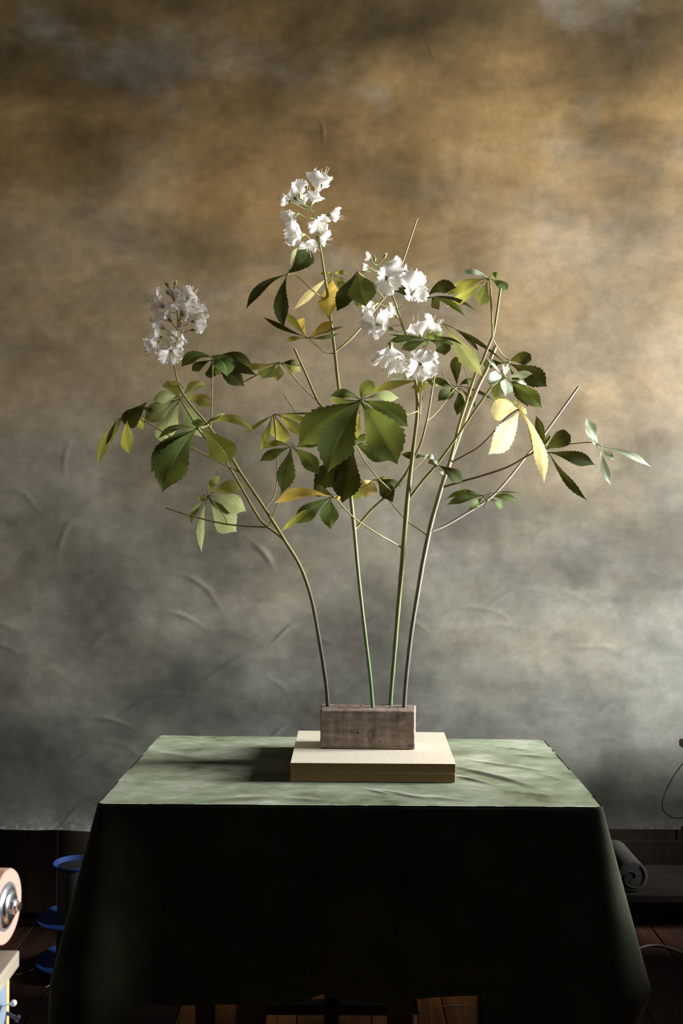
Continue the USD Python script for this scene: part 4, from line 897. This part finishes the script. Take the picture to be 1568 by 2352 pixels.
pn = xf('map_pin', 'white round-headed pin stuck in the side of the workbench', 'pin')
obj('needle', tube(spline([pin0, pe], 6), .0011, 8), steel, pn, smooth=50)
hd = trimesh.creation.icosphere(2, .0040); hd.apply_translation(pe); obj('pin_head', hd, plain('pin_white', (.82, .82, .84), .25), pn, smooth=True)
s0 = at(13, 2326, GD - .012); s0[0] = LX - .001; s1 = at(44, 2341, GD - .012)
sd_ = unit(s1 - s0); ln_ = np.linalg.norm(s1 - s0)
obj('steel_bolt', lathe([(0, .0005), (0, .0022), (ln_ * .8, .0022), (ln_ * .82, .0044), (ln_, .0044), (ln_, .0005)], s0, sd_, 16), plain('dull_steel', (.10, .11, .14), .45, metallic=.8), smooth=35,
    label='dull steel bolt sticking out of the workbench side below the pin', cat='bolt')

# ------------------------------------------------------------------ things standing in the dark under the backdrop
RY = 2.92
rx = at(168, 2100, RY)[0]
blue = plain('blue_plastic', (.007, .03, .14), .5)
black = plain('black_plastic', (.012, .012, .014), .5)
o = xf('cable_reel', 'blue cable reel with round flanges standing in the dark left of the table', 'reel')
p0 = np.array([rx, RY, .001])
zf = lambda y: 1.357 - (y - 1200) * RY / FP
obj('core', lathe([(0, .001), (0, .050), (zf(1990), .046), (zf(1990) + .004, .040), (zf(1990) + .004, .001)], p0, [0, 0, 1], 40), black, o, smooth=35)
for yy, rr_ in ((2207, .108), (2112, .104), (1990, .060)):
    z = max(zf(yy), .006)
    obj('flange', lathe([(z - .004, .049 if rr_ > .07 else .02), (z - .004, rr_ * .8), (z + .008, rr_), (z + .013, rr_), (z + .002, rr_ * .8), (z + .002, .049 if rr_ > .07 else .02)], p0, [0, 0, 1], 56), blue, o, smooth=35)

cb = xf('wooden_cupboard', 'dark reddish brown cupboard behind the backdrop hem at far left', 'cupboard')
cx1 = at(144, 2000, 3.22)[0]
obj('carcass', bx(-1.75, cx1, 3.22, 3.62, .001, .86, .004), M['dark_panel'], cb)
obj('door', bx(-1.72, cx1 - .22, 3.203, 3.219, .05, .83, .004), M['dark_wood'], cb)
obj('door', bx(cx1 - .215, cx1 - .012, 3.203, 3.219, .05, .83, .004), M['dark_wood'], cb)

shaded_wood = wood_material('shaded_bench_wood', (.006, .004, .003), (.010, .007, .005), (.016, .011, .008), 'x', .85)  # bench, and roll below, darkened in colour to stand for shade
sh = xf('low_bench', 'low dark bench against the wall to the right of the table', 'bench')
obj('bench_seat', bx(.78, 1.6, 3.20, 3.48, .095, .125, .004), shaded_wood, sh)
for x in (.82, 1.52):
    for y in (3.23, 3.43): obj('leg', bx(x, x + .04, y, y + .04, 0, .095, .003), shaded_wood, sh)
rc = at(1450, 1987, 3.22); rc[2] = .125 + .053
ro = xf('canvas_roll', 'rolled up brown cloth lying on the low dark bench', 'roll')
obj('roll', lathe([(0, .002), (0, .046), (.004, .052), (.22, .052), (.224, .046), (.224, .002)], rc + np.array([0, -.01, 0]), [0, 1, 0], 40), noisy('brown_cloth', (.012, .010, .008), (.02, .017, .013), 40, .9), ro, smooth=40)
sp = [rc + np.array([math.cos(t) * (.010 + .005 * t), -.011, math.sin(t) * (.010 + .005 * t)]) for t in np.linspace(0, 7.2, 60)]
obj('wound_edge', tube(sp, .0012, 5), noisy('grey_cloth', (.03, .027, .024), (.045, .04, .036), 40, .9), ro, smooth=50)

CBX = at(1560, 1800, 2.985)[0]
sc = xf('side_cupboard', 'dark cupboard at the right edge in front of the backdrop, extended out of view to cast shade', 'cupboard')  # only its edge shows; unseen length added to shade backdrop, floor and cloth
obj('carcass', bx(CBX + .012, 1.75, 2.02, 2.99, .001, .665, .006), M['dark_panel'], sc)
obj('cupboard_top', bx(CBX, 1.77, 2.00, 2.995, .665, .69, .005), M['dark_wood'], sc)
obj('shelf_edge', bx(CBX + .004, CBX + .012, 2.03, 2.985, .40, .42, .002), M['dark_wood'], sc)
cable_m = plain('cable_grey', (.20, .19, .19), .4)
cp = [at(x, y, 2.96) for x, y in ((1590, 1735), (1566, 1756), (1545, 1785), (1528, 1818), (1520, 1845), (1524, 1864), (1545, 1878), (1568, 1878), (1590, 1870))]
obj('cable', tube(spline(cp, 60), .0016, 7), cable_m, smooth=50, label='thin grey cable hanging in a loop at the right edge', cat='cable')
fl_ = [on_z(x, y, .004) for x, y in ((1430, 2200), (1473, 2176), (1510, 2171), (1545, 2180), (1568, 2188), (1620, 2204))]
obj('cable', tube(spline(fl_, 50), .0035, 7), cable_m, smooth=50, label='dark cable lying on the floor right of the tablecloth', cat='cable')

# ------------------------------------------------------------------ small things on the floor
tp = at(955, 2327, 2.36); 
obj('metal_tube', lathe([(0, .006), (0, .0085), (tp[2] - .002, .0085), (tp[2], .007), (tp[2], .005), (.002, .005)], np.array([tp[0], tp[1], .001]), [0, 0, 1], 24), plain('grey_metal', (.45, .46, .46), .4, metallic=.6), smooth=35,
    label='short grey metal tube standing upright under the table', cat='tube')
scrap = plain('paper_scrap', (.72, .72, .68), .8)
for (x, y, ln, an, lab) in ((44, 2238, 12, 15, 'paper scrap on the floor nearest the workbench'), (73, 2228, 7, 25, 'tiny paper scrap on the floor right behind the first'),
                            (114, 2263, 14, 50, 'curved white paper sliver on the floor beside the cloth corner'), (122, 2277, 7, 30, 'small grey paper scrap just below the curved sliver'),
                            (459, 2341, 20, 30, 'white paper strip on the floor under the table, left'), (1048, 2310, 60, 2, 'pale scratch-like strip on the floor under the table, right')):
    p = on_z(x, y, .001); w = ln * np.linalg.norm(p - CAM) / FP / 2; a = math.radians(an)
    pts = [p + np.array([math.cos(a) * t * w, math.sin(a) * t * w * 2.2, .0006 + .004 * (1 - math.cos(t * .9)) * (ln < 40)]) for t in np.linspace(-1, 1, 9)]
    s = [q + np.array([-math.sin(a), math.cos(a), 0]) * .0022 * (1 - .6 * abs(t)) for q, t in zip(pts, np.linspace(-1, 1, 9))]
    s2 = [q - np.array([-math.sin(a), math.cos(a), 0]) * .0022 * (1 - .6 * abs(t)) for q, t in zip(pts, np.linspace(-1, 1, 9))]
    top = np.array([v for pr in zip(s, s2) for v in pr]); bot = top - np.array([0, 0, .0005])
    F = grid_faces(9, 2)
    obj('paper_scrap', trimesh.Trimesh(np.vstack([top, bot]), np.vstack([F[:, ::-1], F + len(top)]), process=False), scrap, label=lab, cat='paper scrap')
